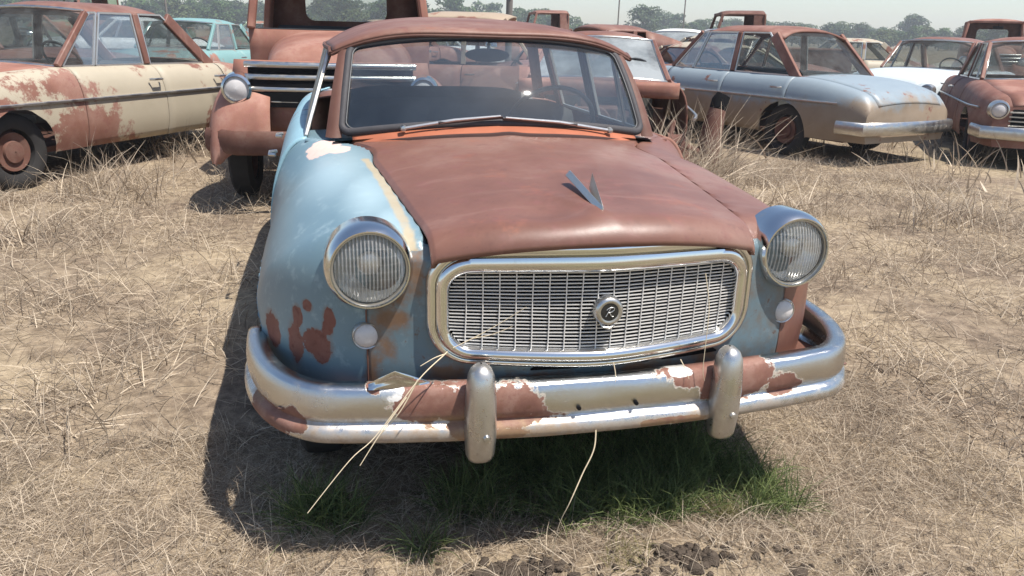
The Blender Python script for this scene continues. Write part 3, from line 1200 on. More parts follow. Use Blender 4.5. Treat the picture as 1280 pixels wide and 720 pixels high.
# wipers
def wiper(pivot, tip, mid):
    m = MB()
    m.tube([pivot, mid, tip], [.006, .0062, .004], 8)
    o = m.build('wiper', M_ALU, car)
    b = MB()
    d = (tip - mid)
    b.bar(mid - d * .35 + Vector((0, .004, -.006)), tip + d * .05 + Vector((0, .004, -.006)), .006, .012, (0, -.6, .8))
    b.build('wiper_blade', M_RUBBER, o)
    e = MB()
    e.lathe([(.0005, -.012), (.010, -.010), (.012, 0), (.013, .012)], pivot, 'y', 14)
    e.build('wiper_pivot', M_CHROME_D, o)


wiper(Vector((-.395, 1.285, 1.030)), Vector((-.02, 1.262, 1.080)), Vector((-.20, 1.262, 1.064)))
wiper(Vector((.445, 1.295, 1.020)), Vector((.00, 1.262, 1.074)), Vector((.22, 1.268, 1.056)))

# hood ornament
om = MB()


def ysec(p, q, r0, r1, h0, h1):
    """a blade from p to q: half width r, height h"""
    p, q = Vector(p), Vector(q)
    t = (q - p)
    a = Vector((t.y, -t.x, 0)).normalized()
    z = Vector((0, 0, 1))
    v = [p - a * r0, p + a * r0, p + z * h0, q - a * r1, q + a * r1, q + z * h1]
    om.add(v, [(0, 2, 1), (3, 4, 5), (0, 1, 4, 3), (1, 2, 5, 4), (2, 0, 3, 5)])


ysec((0, .118, .951), (-.012, .375, 1.006), .007, .014, .020, .016)
ysec((0, .118, .951), (.024, .285, .985), .007, .007, .022, .046)
om.tube([(.002, .2, .955), (.002, .2, .975)], .010, 8)
om.build('hood_ornament', m_chrome('dulled_ornament', .9, .34, .55, scale=9), car, 30, bevel=.002)


# wheels
def wheel(parent, x, y, z, r, sgn, w=.15, mat_rim=None, tyre=True):
    t = MB()
    h = w / 2
    if tyre:
        t.lathe([(r * .60, -h * .75), (r * .72, -h), (r * .90, -h * .98), (r * .985, -h * .72), (r, -h * .3), (r, h * .3), (r * .985, h * .72), (r * .90, h * .98), (r * .72, h), (r * .60, h * .75), (r * .60, -h * .75)], (x, y, z), 'x', 36)
        o = t.build('wheel', M_TYRE, parent, 40)
    m = MB()
    q = [(r * .62, -h * .8), (r * .55, -h * .3), (r * .50, h * .55), (r * .30, h * .35), (r * .28, h * .7), (r * .02, h * .8)]
    if not tyre:
        q = [(r * .62, -h), (r * .66, -h), (r * .60, -h * .6), (r * .60, h * .6), (r * .66, h)] + q[2:]
    m.lathe([(a, b * sgn) for a, b in q], (x, y, z), 'x', 28)
    return m.build('rim', mat_rim or R_DARK, o if tyre else parent, 40)


for sx in (-1, 1):
    for y in (WHEEL_F, WHEEL_R):
        wheel(car, .74 * sx, y, WHEEL_Z, .31, sx)
#@@REST@@

# ---------------------------------------------------------------- stalks caught on the car
STRAW = m_plain('straw_stalk', (.55, .46, .32), .7, 0, .3, .2, 60)


def stalk(paths, label, r=.0016):
    m = MB()
    for p in paths:
        P = [Vector(q) for q in p]
        Q = []
        for i in range(len(P) - 1):
            a, b = P[max(0, i - 1)], P[min(len(P) - 1, i + 2)]
            for k in range(6):
                t = k / 6
                m1, m2 = (P[i + 1] - a) / 2, (b - P[i]) / 2
                Q.append((2 * t**3 - 3 * t**2 + 1) * P[i] + (t**3 - 2 * t**2 + t) * m1 + (-2 * t**3 + 3 * t**2) * P[i + 1] + (t**3 - t**2) * m2)
        Q.append(P[-1])
        m.tube(Q, [r * (1 - .55 * i / len(Q)) for i in range(len(Q))], 5)
    o = m.build('dry_stalk', STRAW)
    return tag(o, label, 'stalk', 'dry stalks caught on the wrecked sedan')


stalk([[(-.415, .045, .625), (-.429, .01, .632), (-.50, -.05, .597), (-.605, -.10, .487), (-.668, -.14, .452), (-.765, -.20, .365)],
       [(-.53, -.075, .568), (-.60, -.11, .49), (-.645, -.13, .43)],
       [(-.50, -.05, .60), (-.545, -.07, .53), (-.60, -.085, .475)],
       [(-.429, .01, .634), (-.455, .0, .63), (-.489, -.01, .616)]],
      'forked dry straw stalk hanging from the grille corner over the bumper', .0019)
stalk([[(-.40, .045, .635), (-.33, .05, .665), (-.27, .045, .70), (-.216, .035, .737)], [(-.35, .05, .655), (-.30, .045, .665), (-.25, .04, .685)]],
      'thin dry straw caught across the left part of the grille mesh', .0013)
stalk([[(.274, .05, .799), (.283, .03, .72), (.278, .015, .66), (.270, .0, .55), (.279, .0, .51)]],
      'pale dry straw hanging down over the right part of the grille', .0015)
stalk([[(-.02, .02, .43), (-.035, -.03, .36), (-.075, -.06, .30), (-.115, -.09, .24), (-.14, -.08, .16), (-.15, -.06, .02)]],
      'single tall straw stalk rising from the grass to the bumper', .0019)
stalk([[(.019, .015, .577), (.021, .0, .55), (.017, -.012, .534)]], 'short straw bit between the grille and the bumper middle', .0015)
stalk([[(.222, .04, .56), (.226, .02, .545), (.232, .0, .52)]], 'short straw bit behind the bumper near the right guard', .0015)


# ---------------------------------------------------------------- ground
def gz_near(x, y):
    d = math.hypot(x, y + .2)
    k = math.exp(-(d / 6) ** 2)
    z = .05 * mnoise.noise((x * 1.3, y * 1.3, 0)) * k + .022 * mnoise.noise((x * 5, y * 5, 3)) * k
    z += .070 * math.exp(-((x - .05) / .55) ** 2 - ((y + .12) / .20) ** 2)
    z += .010 * mnoise.noise((x * 17, y * 17, 5)) * math.exp(-(d / 2.5) ** 2)
    if d > 4:
        z += .10 * mnoise.noise((x * .22, y * .22, 8)) * min(1, (d - 4) / 6)
    return z - .02


def axis_pts(c, near, far, n1, n2):
    a = [c + near * (2 * i / n1 - 1) for i in range(n1 + 1)]
    g = (far / near) ** (1 / n2)
    out = [near * g ** (i + 1) for i in range(n2)]
    return [c - v for v in out[::-1]] + a + [c + v for v in out]


gm_ = MB()
gxs, gys = axis_pts(-.2, 2.6, 380, 104, 46), axis_pts(.2, 2.0, 380, 90, 46)
gm_.grid(lambda x, y: (x, y, gz_near(x, y)), gxs, gys)
tg = NT('trodden_soil')
nA = tg.noise(1.1, 6, .6)
nB = tg.noise(14, 7, .7)
gc = tg.ramp(nB, [(.3, (.085, .064, .048)), (.5, (.20, .152, .11)), (.7, (.34, .265, .19))])
gc = tg.mix(tg.smooth(nA, .35, .7), gc, tg.ramp(nB, [(.3, (.20, .15, .10)), (.7, (.46, .37, .25))]))
gc = tg.mix(tg.math('MULTIPLY', tg.smooth(tg.noise(.12, 4), .5, .64), .5), gc, (.15, .155, .065))
gb = tg.bump(tg.math('ADD', nB, tg.math('MULTIPLY', tg.noise(70, 4), .5)), .8, .02)
ground = tag(gm_.build('ground', tg.done(tg.bsdf(gc, .95, 0, .1, gb)), ang=180), kind='structure')


def straw_mat(name, lo, hi, tr=.25):
    t = NT(name)
    c = t.ramp(t.attr('tint'), [(0, lo), (.55, tuple((a + b) / 2 for a, b in zip(lo, hi))), (1, hi)])
    d = t.bsdf(c, .75, 0, .25)
    l = t.n('BsdfTranslucent', {'Color': c}).outputs[0]
    return t.done(t.n('MixShader', {0: tr, 1: d, 2: l}).outputs[0])


def blades(name, bases, length, lean, width, mat, bend=.6, tint=None, az=None, seg=3, curlz=0.):
    """flat tapering blades; lean in radians from upright"""
    n = len(bases)
    B = np.array(bases, float)
    L = np.broadcast_to(length, n)[:, None]
    az = rng.uniform(0, TAU, n) if az is None else az
    le = np.broadcast_to(lean, n)
    dirh = np.stack([np.cos(az), np.sin(az), 0 * az], 1)
    roll = rng.uniform(0, TAU, n)
    side0 = np.stack([-np.sin(az), np.cos(az), 0 * az], 1)
    wv = np.broadcast_to(width, n)[:, None]
    pts = [B]
    ang = le.copy()
    bd = bend * rng.uniform(.3, 1.3, n)
    sway = rng.normal(0, .35, n)
    for k in range(seg):
        a2 = ang[:, None]
        side = side0 * (sway[:, None] * k / seg)
        pts.append(pts[-1] + (np.sin(a2) * dirh + np.cos(a2) * np.array([0, 0, 1.]) + side * .6) * L / seg)
        ang = np.minimum(ang + bd / seg, 1.75)
    V = []
    upv = np.array([0, 0, 1.])
    for k, p in enumerate(pts):
        w = wv * (1 - .85 * (k / seg) ** 1.5) / 2
        sd = side0 * np.cos(roll)[:, None] + upv * np.sin(roll)[:, None] * np.clip(np.sin(ang)[:, None], .1, 1) + dirh * .3
        V += [p - sd * w, p + sd * w]
    V = np.stack(V, 1)           # n, 2(seg+1), 3
    for k in range(1, seg + 1):  # nothing dips under the ground it lies on
        pass
    m = 2 * (seg + 1)
    off = (np.arange(n) * m)[:, None, None]
    q = np.array([[2 * k, 2 * k + 1, 2 * k + 3, 2 * k + 2] for k in range(seg)])[None]
    F = (off + q).reshape(-1, 4)
    me = bpy.data.meshes.new(name)
    me.vertices.add(n * m)
    me.vertices.foreach_set('co', V.reshape(-1))
    me.loops.add(len(F) * 4)
    me.loops.foreach_set('vertex_index', F.reshape(-1).astype(np.int32))
    me.polygons.add(len(F))
    me.polygons.foreach_set('loop_start', (np.arange(len(F)) * 4).astype(np.int32))
    me.update(calc_edges=True)
    me.validate()
    tv = rng.uniform(0, 1, n) if tint is None else tint
    atr = me.attributes.new('tint', 'FLOAT', 'POINT')
    atr.data.foreach_set('value', np.repeat(tv, m).astype(np.float32))
    me.materials.append(mat)
    me.shade_smooth()
    o = bpy.data.objects.new(name, me)
    COL.objects.link(o)
    return o


def scatter(n, x0, x1, y0, y1, dens=None):
    out = []
    while len(out) < n:
        x, y = rnd.uniform(x0, x1), rnd.uniform(y0, y1)
        if dens and rnd.random() > dens(x, y):
            continue
        out.append((x, y, gz_near(x, y)))
    return out


M_STRAW = straw_mat('dead_straw', (.17, .125, .09), (.68, .57, .43))
M_GRASS = straw_mat('green_blade', (.045, .075, .028), (.25, .30, .11), .35)
M_OLIVE = straw_mat('drying_blade', (.10, .10, .035), (.40, .36, .16), .35)


def bare(x, y):
    """clod patches where little straw lies"""
    k = 1.
    for cx, cy, r in ((-.27, -.03, .17), (-.20, -.08, .12), (.22, -.14, .12), (-.02, -.2, .12), (-.55, -.2, .12)):
        k = min(k, .06 + .94 * min(1, math.hypot(x - cx, y - cy) / r) ** 1.5)
    return k * (.45 + .55 * max(0, min(1, .5 + 1.4 * mnoise.noise((x * 2.3, y * 2.3, 4)))))


b1 = scatter(90000, -2.0, 1.6, -.6, .95, bare)
n_ = len(b1)
tag(blades('dry_grass', b1, rng.uniform(.025, .11, n_), rng.normal(1.22, .30, n_), rng.uniform(.0008, .0024, n_), M_STRAW, .5), kind='stuff')
b1 = scatter(5000, -2.0, 1.6, -.6, .95, lambda x, y: max(0, mnoise.noise((x * 3, y * 3, 14)) * 2.2))
n_ = len(b1)
tag(blades('dry_grass', b1, rng.uniform(.05, .16, n_), rng.normal(.7, .35, n_), rng.uniform(.0014, .003, n_), M_STRAW, .9), kind='stuff')
b2 = scatter(80000, -5.5, 5.5, -1.5, 6.5, lambda x, y: .0 if (-2. < x < 1.6 and -.6 < y < .9) else .18 + .82 * max(0, min(1, .35 + 1.6 * mnoise.noise((x * 1.4, y * 1.4, 6)))))
n_ = len(b2)
tag(blades('dry_grass', b2, rng.uniform(.05, .24, n_), rng.normal(1.0, .38, n_), rng.uniform(.002, .0055, n_), M_STRAW, .7), kind='stuff')
b3 = scatter(36000, -26, 34, 3, 48, lambda x, y: (.0 if (abs(x) < 5.5 and y < 6.5) else 1) * max(.05, .35 + .9 * mnoise.noise((x * .25, y * .25, 9))))
n_ = len(b3)
tint3 = np.array([.5 + .5 * mnoise.noise((p[0] * .2, p[1] * .2, 3)) for p in b3]) + rng.normal(0, .18, n_)
tag(blades('dry_grass', b3, rng.uniform(.18, .5, n_), rng.normal(.55, .3, n_), rng.uniform(.012, .03, n_), M_STRAW, .6, np.clip(tint3, 0, 1)), kind='stuff')
b3 = scatter(9000, -20, 34, 9, 48, lambda x, y: max(0, .9 * mnoise.noise((x * .18 + 3, y * .18, 19))))
n_ = len(b3)
tag(blades('green_grass', b3, rng.uniform(.15, .4, n_), rng.normal(.5, .3, n_), rng.uniform(.012, .03, n_), M_OLIVE, .6), kind='stuff')


b5 = []
for _ in range(420):
    cx_, cy_ = rnd.uniform(-9, 9), rnd.uniform(-.6, 9)
    if -1.2 < cx_ < .9 and cy_ < 5 or (abs(cx_) < 1.6 and cy_ < .4):
        continue
    r_ = rnd.uniform(.03, .16)
    for _ in range(rnd.randint(14, 50)):
        x, y = rnd.gauss(cx_, r_), rnd.gauss(cy_, r_)
        b5.append((x, y, gz_near(x, y) - .003))
n_ = len(b5)
tint5 = np.clip(.38 + .3 * np.array([mnoise.noise((p[0] * 1.1, p[1] * 1.1, 31)) for p in b5]) + rng.normal(0, .2, n_), 0, 1)
tag(blades('dry_grass', b5, rng.uniform(.08, .34, n_), np.abs(rng.normal(.55, .3, n_)), rng.uniform(.002, .0055, n_), M_STRAW, .9, tint5), kind='stuff')


def green_d(x, y):
    k = 0.
    for cx, cy, rx, ry in ((.02, .42, .38, .28), (.40, .36, .38, .30), (.18, .20, .36, .18), (.55, .22, .28, .22), (-.28, .33, .16, .16), (-.47, .14, .07, .06), (-.75, .30, .15, .12), (.15, .12, .25, .08)):
        k = max(k, 1 - math.hypot((x - cx) / rx, (y - cy) / ry))
    return k * max(0, .6 + mnoise.noise((x * 7, y * 7, 2)))


b4 = scatter(10500, -1.2, 1.4, .02, .8, green_d)
n_ = len(b4)
tag(blades('green_grass', b4, rng.uniform(.05, .19, n_), rng.normal(.55, .35, n_), rng.uniform(.002, .0045, n_), M_GRASS, 1.1), kind='stuff')


def tuft(name, c, n, r, L, mat, label, cat='grass', group=None, lean=.45, w=(.0015, .003), bend=.9):
    base = []
    for _ in range(n):
        a, d = rnd.uniform(0, TAU), r * math.sqrt(rnd.random())
        x, y = c[0] + math.cos(a) * d, c[1] + math.sin(a) * d
        base.append((x, y, gz_near(x, y) - .004))
    o = blades(name, base, rng.uniform(L * .4, L, n), np.abs(rng.normal(lean, .25, n)), rng.uniform(*w, n), mat, bend)
    return tag(o, label, cat, group)


tuft('grass_tuft', (.408, .055), 260, .045, .085, M_OLIVE, 'bright yellow-green grass tuft at the shadow edge below the right bumper guard', group='grass tufts in front of the car')
tuft('grass_tuft', (.06, -.09), 240, .065, .05, M_OLIVE, 'low sparse yellowish grass tuft in the sunlit straw nearest the camera', group='grass tufts in front of the car')
tuft('grass_tuft', (-.22, .15), 26, .05, .12, M_STRAW, 'tuft of curled pale straw on the shadow line under the left bumper guard', group='grass tufts in front of the car', lean=.6, bend=1.6)

# soil clods
cl = MB()
for (cx, cy, sp_, k) in ((-.28, -.025, .06, 210), (-.20, -.07, .05, 150), (.22, -.14, .06, 170), (-.02, -.2, .10, 90), (-.6, -.15, .2, 80), (.6, -.2, .2, 80), (-1.2, 0, .3, 60)):
    for _ in range(k):
        x, y = rnd.gauss(cx, sp_), rnd.gauss(cy, sp_ * .5)
        r = abs(rnd.gauss(.003, .006)) + .0015
        z = gz_near(x, y) + r * .3
        so_ = rnd.uniform(0, 99)

        def clod(a, b):
            p_ = (math.cos(a) * math.cos(b) * 1.3 + so_, math.sin(a) * math.cos(b) * 1.3, math.sin(b) * 1.3)
            return r * (1 + .75 * mnoise.noise(p_) + .45 * mnoise.noise((p_[0] * 2.7, p_[1] * 2.7, p_[2] * 2.7)))
        cl.grid(lambda a, b: (x + clod(a, b) * math.cos(a) * math.cos(b), y + clod(a, b) * math.sin(a) * math.cos(b), z + r * .8 * math.sin(b)),
                [i * TAU / 9 for i in range(11)], lin(8, -1.5, 1.5), closed_u=True)
tag(cl.build('soil_clods', m_plain('clod_soil', (.10, .078, .06), .95, 0, .1, .4, 60, .8, .01), ang=60), kind='stuff')

#@@CARS@@
# ---------------------------------------------------------------- the other wrecks
def wreck(name, label, loc, rz, L=4.9, W=1.85, H=1.56, hood=1.45, cowl=.98, noseh=.84, deck=.96, tailh=.78, ya=1.55, yc=3.75, yra=2.05, yrc=3.15, rw=.62,
          paint=None, roofm=None, glass=None, rear=True, cat='car', group='wrecked vehicles standing in the yard', fast=False, stripped=False, sideglass=True,
          grille=True, chrome=True, tyres=True, res=1., tilt=(0, 0), drop=0., fin=0., hoodm=None, trunkm=None, doors=True, bpost=True, sag=0., frontglass=True):
    o = thing(name, (loc[0], loc[1], loc[2] - drop), rz, label, cat, group, tilt)
    paint = paint or R_HOOD
    roofm = roofm or paint
    hoodm = hoodm or paint
    trunkm = trunkm or paint
    y0 = -L / 2

    def hw(y):
        a = min(1, y / 1.0)
        b = min(1, (L - y) / 1.2)
        return W / 2 * (1 - .20 * (1 - a) ** 2.4 - .16 * (1 - b) ** 2.2)

    def zt(y):
        if y < ya:
            t = y / ya
            z = noseh + (cowl - noseh) * (1 - (1 - t) ** 1.8)
            return z - .10 * max(0, 1 - y / .16) ** 2
        if y < yc:
            return cowl + (deck - cowl) * (y - ya) / (yc - ya)
        t = (y - yc) / (L - yc)
        return deck + (tailh - deck) * t ** 2.0 + fin * t * (1 - t) - .10 * max(0, 1 - (L - y) / .16) ** 2

    def sec(y, k):
        """k in -3..3: bottom left ... top middle ... bottom right"""
        s = 1 if k >= 0 else -1
        a = abs(k)
        w = hw(y)
        z = zt(y)
        xin = w * .76
        zb = .52
        if a < 1:
            return (s * xin * a, z + .035 * (1 - a * a))
        if a < 2:
            t = (a - 1) * PI / 2
            return (s * (xin + (w - xin) * math.sin(t) ** .85), zb + (z - zb) * math.cos(t) ** .80)
        t = a - 2
        return (s * (w - .05 * t * t), zb - (zb - .27) * t)
    ks = [-3, -2.75, -2.5, -2.25, -2, -1.85, -1.7, -1.55, -1.4, -1.25, -1.12, -1, -.8, -.5, -.2, .2, .5, .8, 1, 1.12, 1.25, 1.4, 1.55, 1.7, 1.85, 2, 2.25, 2.5, 2.75, 3]
    ysn = [0, .02, .05, .10, .17, .26]
    y = .26
    while y < L - .26:
        y += .085 / res
        ysn.append(min(y, L - .26))
    ysn += [L - .17, L - .10, L - .05, L - .02, L]
    yf, yrr = .18 * L, .775 * L
    ar = .36

    def place(part, a, b, mat, kf=None, cuts=True):
        m = MB()
        ys_ = [v for v in ysn if a <= v <= b]
        if ys_[0] > a + 1e-4:
            ys_.insert(0, a)
        if ys_[-1] < b - 1e-4:
            ys_.append(b)
        V, F = [], []
        n = len(ks)
        for v in ys_:
            for k in ks:
                x, z = sec(v, k)
                V.append((x, v, z))
        for i in range(len(ys_) - 1):
            for j in range(n - 1):
                km = (ks[j] + ks[j + 1]) / 2
                if kf and not kf(km):
                    continue
                F.append((i * n + j, i * n + j + 1, (i + 1) * n + j + 1, (i + 1) * n + j))
        if cuts:
            V, F = arch_cut(V, F, [(yf, .31), (yrr, .31)], ar, W * .3)
        m.add([(p[0], p[1] + y0, p[2]) for p in V], F)
        return m
    # body in front, middle and rear runs so that hood, doors and trunk are parts
    gap = .012
    if not stripped:
        pb = place('hood', .004, ya - .12, None, lambda k: abs(k) < 1.0, False)
        pb.build('hood', hoodm, o, 50, solid=.015)
        pf = place('f', 0, ya + .05, None, lambda k: abs(k) > 1.0)
        n = len(ks)
        pf.add([(sec(0, k)[0], y0, sec(0, k)[1]) for k in ks], [tuple(range(n))])
        pf.build('front_fenders', paint, o, 40)
        place('c', ya - .10, ya + .12, None, lambda k: abs(k) < 1.0, False).build('cowl', hoodm, o, 50, solid=.012)
    else:
        place('c', ya - .45, ya + .12, None, lambda k: abs(k) < 1.12, False).build('cowl', hoodm, o, 50, solid=.05)
        lp = MB()
        yl = ya - .45
        lp.grid(lambda x, t: (x, y0 + yl - .01 - .02 * math.sin(PI * t), zt(yl) + .03 - .15 * t + .01 * mnoise.noise((x * 4, t, 1))), lin(16, -hw(yl) * .84, hw(yl) * .84), lin(5))
        lp.build('front_lip', R_PALE, o, 50, solid=.02)
        for s in (-1, 1):
            place('f', ya - .04, ya + .05, None, lambda k: k * s > 1.0).build('cowl_side', paint, o, 40, solid=.02)
        g_ = MB()
        for s in (-1, 1):
            g_.bar((s * .42, y0 + .1, .42), (s * .42, y0 + ya, .42), .08, .12)
        g_.bar((-.42, y0 + .5, .42), (.42, y0 + .5, .42), .1, .1)
        g_.build('frame_rails', R_DARK, o, 30)
        e_ = MB()
        e_.box((-.22, y0 + .75, .42), (.20, y0 + 1.35, .74))
        e_.tube([(-.1, y0 + .8, .78), (-.1, y0 + 1.3, .78)], .07, 8)
        e_.lathe([(.02, -.05), (.14, -.04), (.14, 0), (.05, .02)], (0, y0 + .7, .62), 'y', 14)
        e_.tube([(.24, y0 + .8, .64), (.28, y0 + 1.0, .66), (.26, y0 + 1.3, .6)], .045, 8)
        e_.build('engine', R_DARK, o, 40, bevel=.02)
    mid = (ya + .05 + yc + .1) / 2 - .05
    for s in (-1, 1):
        for a, b in ((ya + .05 + gap, mid), (mid + gap, yc - .05)):
            d = place('d', a, b, None, lambda k: k * s > 1.0).build('door', paint, o, 40, solid=.02)
            if doors:
                h = MB()
                yh = b - .14 + y0
                x_ = hw(b) + .005
                h.tube([(s * (x_ - .02), yh - .07, zt(b) - .13), (s * (x_ + .025), yh - .05, zt(b) - .13), (s * (x_ + .025), yh + .06, zt(b) - .13), (s * (x_ - .02), yh + .08, zt(b) - .13)], .012, 6)
                h.build('handle', M_CHROME_D, d)
    pr = place('r', yc - .05 + gap, L, None, lambda k: abs(k) > 1.0)
    n = len(ks)
    pr.add([(sec(L, k)[0], y0 + L, sec(L, k)[1]) for k in ks], [tuple(range(n))[::-1]])
    pr.build('rear_fenders', paint, o, 40)
    place('t', yc - .05, L - .004, None, lambda k: abs(k) < 1.0, False).build('trunk_lid', trunkm, o, 50, solid=.012)
    fl_ = MB()
    fl_.box((-W * .4, y0 + (ya if stripped else .3), .25), (W * .4, y0 + L - .3, .30))
    fl_.build('floor_pan', R_DARK, o)
    # greenhouse
    bx = hw(ya) * .76
    cx = hw(yc) * .74
    ztop = H

    def belt(y, s):
        return Vector((s * hw(y) * .765, y0 + y, zt(y) + .005))

    def rail(y, s):
        return Vector((s * rw, y0 + y, ztop - .10 - sag * (y - yra)))
    rf_ = MB()

    def rp(s, t):
        y = yra - .10 * (1 - s * s) + (yrc - yra + .12) * t
        z = ztop - .10 * abs(s) ** 3 - sag * (y - yra) - .055 * (1 - min(1, t / .25)) ** 2 - .06 * max(0, (t - .72) / .28) ** 2
        return (s * rw * (1 - .03 * t), y0 + y, z)
    rf_.grid(rp, lin(17, -1, 1), lin(15))
    if fast:
        def fp_(s, t):
            a = Vector(rp(s, 1))
            b = Vector((s * cx * .98, y0 + L - .5, zt(L - .5) + .03 * (1 - s * s)))
            p = a.lerp(b, t)
            p.z += .11 * math.sin(PI * t) * 1.0
            return p
        rf_.grid(fp_, lin(17, -1, 1), lin(12))
    rf_.build('roof', roofm, o, 60, solid=.03)
    if fast:
        for s in (-1, 1):
            m = MB()
            ysq = lin(14, yc - .75, L - .55)

            def top(y):
                if y < yrc + .02:
                    return Vector(rp(s, (y - yra) / (yrc - yra + .12)))
                return Vector(fp_(s, (y - yrc - .02) / (L - .5 - yrc - .02)))
            m.grid(lambda y, t: belt(y, s).lerp(top(y), t), ysq, lin(4))
            m.build('quarter_panel', roofm, o, 50, solid=.02)
    for s in (-1, 1):
        segs = [(belt(ya, s), rail(yra, s), .055)]
        ym = mid
        if bpost:
            segs.append((belt(ym, s), rail(ym, s), .075))
        if not fast:
            dn = Vector((0, 0, -.045))
            segs.append((belt(yc - .05, s) + dn, rail(yrc - .02, s) + dn * .6, .13))
        for p, q, w in segs:
            m = MB()
            m.bar(p, q, .05, w, (0, 1, 0))
            m.build('roof_pillar', roofm, o, 40, bevel=.01)
        if sideglass:
            vents = [(ya + .06, ya + .42, yra + .04, yra + .12), (ya + .45, ym - .05, yra + .16, ym - .05), (ym + .05, yc - .12, ym + .05, yrc - .1)]
            for i, (a, b, c, d) in enumerate(vents):
                m = MB()
                P = [belt(a, s), belt(b, s), rail(d, s), rail(c, s)]
                m.add(P, [(0, 1, 2, 3)])
                g_ = m.build('side_window', M_GLASS, o)
                f_ = MB()
                for k in range(4):
                    f_.bar(P[k], P[(k + 1) % 4], .018, .018, (1, 0, 0))
                f_.build('window_frame', M_ALU if chrome else M_PILLAR, g_, 30)
    if frontglass:
        wsg = MB()
        wsg.grid(lambda s, t: belt(ya, 1).lerp(rail(yra, 1), t) * 1.0 if False else ((bx + (rw - bx) * t) * s * .97, y0 + ya + (yra - ya) * t - .10 * (1 - s * s), zt(ya) + (ztop - .09 - zt(ya)) * t + .03 * (1 - s * s)), lin(13, -1, 1), lin(6))
        wg = wsg.build('windshield', glass or M_GLASS, o, 180)
        fr2 = MB()
        pth = []
        for s, t in [(v, 0) for v in lin(9, -1, 1)] + [(1, v) for v in lin(4, .2, .8)] + [(v, 1) for v in lin(9, 1, -1)] + [(-1, v) for v in lin(4, .8, .2)]:
            pth.append(((bx + (rw - bx) * t) * s * .97, y0 + ya + (yra - ya) * t - .10 * (1 - s * s) - .004, zt(ya) + (ztop - .09 - zt(ya)) * t + .03 * (1 - s * s)))
        fr2.tube(pth, .016, 6, closed=True)
        fr2.build('window_seal', M_CHROME_D if chrome else M_RUBBER, wg, 60)
    if rear and not fast:
        rwg = MB()
        rwg.grid(lambda s, t: ((cx + (rw - cx) * t) * s * .95, y0 + yc + (yrc - yc) * t + .10 * (1 - s * s), zt(yc) + (ztop - .12 - sag * (yrc - yra) - zt(yc)) * t + .03 * (1 - s * s)), lin(11, -1, 1), lin(6))
        rg = rwg.build('rear_window', glass or M_GLASS, o, 180)
    # seat backs, steering wheel
    for ysx in (ya + 1.0, ya + 1.8):
        st = MB()
        st.grid(lambda x, k: (x, y0 + ysx + (-.4, -.4, -.05, .05, .12, .18)[k], (.45, .62, .60, .92, .95, .5)[k]), lin(4, -W * .33, W * .33), list(range(6)))
        st.build('seat', M_SEAT, o, 40)
    sw = MB()
    c_ = Vector((.36, y0 + ya + .42, cowl + .05))
    a_ = Vector((0, .8, .6))
    v_ = Vector((0, -.6, .8))
    sw.tube([c_ + Vector((1, 0, 0)) * .2 * math.cos(k * TAU / 24) + v_ * .2 * math.sin(k * TAU / 24) for k in range(24)], .013, 6, closed=True)
    sw.bar(c_ - Vector((.2, 0, 0)), c_ + Vector((.2, 0, 0)), .02, .02)
    sw.tube([c_, c_ - a_ * .4], .02, 6)
    sw.build('steering_wheel', M_INT, o, 40)
    # nose and tail trim
    if not stripped:
        if grille:
            gr = MB()
            gr.box((-.56, y0 - .012, .50), (.56, y0 + .03, .72))
            g_ = gr.build('grille', M_BLACK, o, bevel=.02)
            gb_ = MB()
            for zz in (.53, .58, .63, .68):
                gb_.tube([(-.58, y0 - .004, zz), (-.3, y0 - .03, zz), (.3, y0 - .03, zz), (.58, y0 - .004, zz)], .012, 6)
            gb_.build('grille_bars', M_CHROME_D if chrome else R_DARK, g_)
        for s in (-1, 1):
            c = (s * W * .375, y0 + .01, .70)
            m = MB()
            m.lathe([(.085, .03), (.088, -.03), (.104, -.025), (.115, .03), (.115, .1)], c, 'y', 24)
            hl_ = m.build('headlight', M_CHROME_D if chrome else R_DARK, o)
            m = MB()
            m.lathe([(.001, -.04), (.04, -.036), (.07, -.024), (.087, -.005)], c, 'y', 20)
            m.build('lens', M_LENS_D if chrome else M_BLACK, hl_, 80)
        bb = MB()
        bb.tube([(-W / 2 + .02, y0 + .35, .44), (-W / 2 + .08, y0 - .02, .44), (-.4, y0 - .10, .44), (.4, y0 - .10, .44), (W / 2 - .08, y0 - .02, .44), (W / 2 - .02, y0 + .35, .44)], .075, 10, flat=.35)
        bb.build('front_bumper', M_CHROME_D if chrome else R_DARK, o, 50)
    bb = MB()
    bb.tube([(-W / 2 + .02, y0 + L - .3, .44), (-W / 2 + .08, y0 + L + .02, .44), (-.4, y0 + L + .08, .44), (.4, y0 + L + .08, .44), (W / 2 - .08, y0 + L + .02, .44), (W / 2 - .02, y0 + L - .3, .44)], .075, 10, flat=.35)
    bb.build('rear_bumper', M_CHROME_D if chrome else R_DARK, o, 50)
    if chrome:
        for s in (-1, 1):
            m = MB()
            m.tube([(s * (hw(v) + .004), y0 + v, .70) for v in lin(20, .35, L - .35)], .014, 6)
            m.build('side_trim', M_CHROME_D, o)
    for s in (-1, 1):
        for yy in (yf, yrr):
            wheel(o, s * (W / 2 - .16), y0 + yy, .31, .325, s, .16, R_DARK, tyres)
    return o


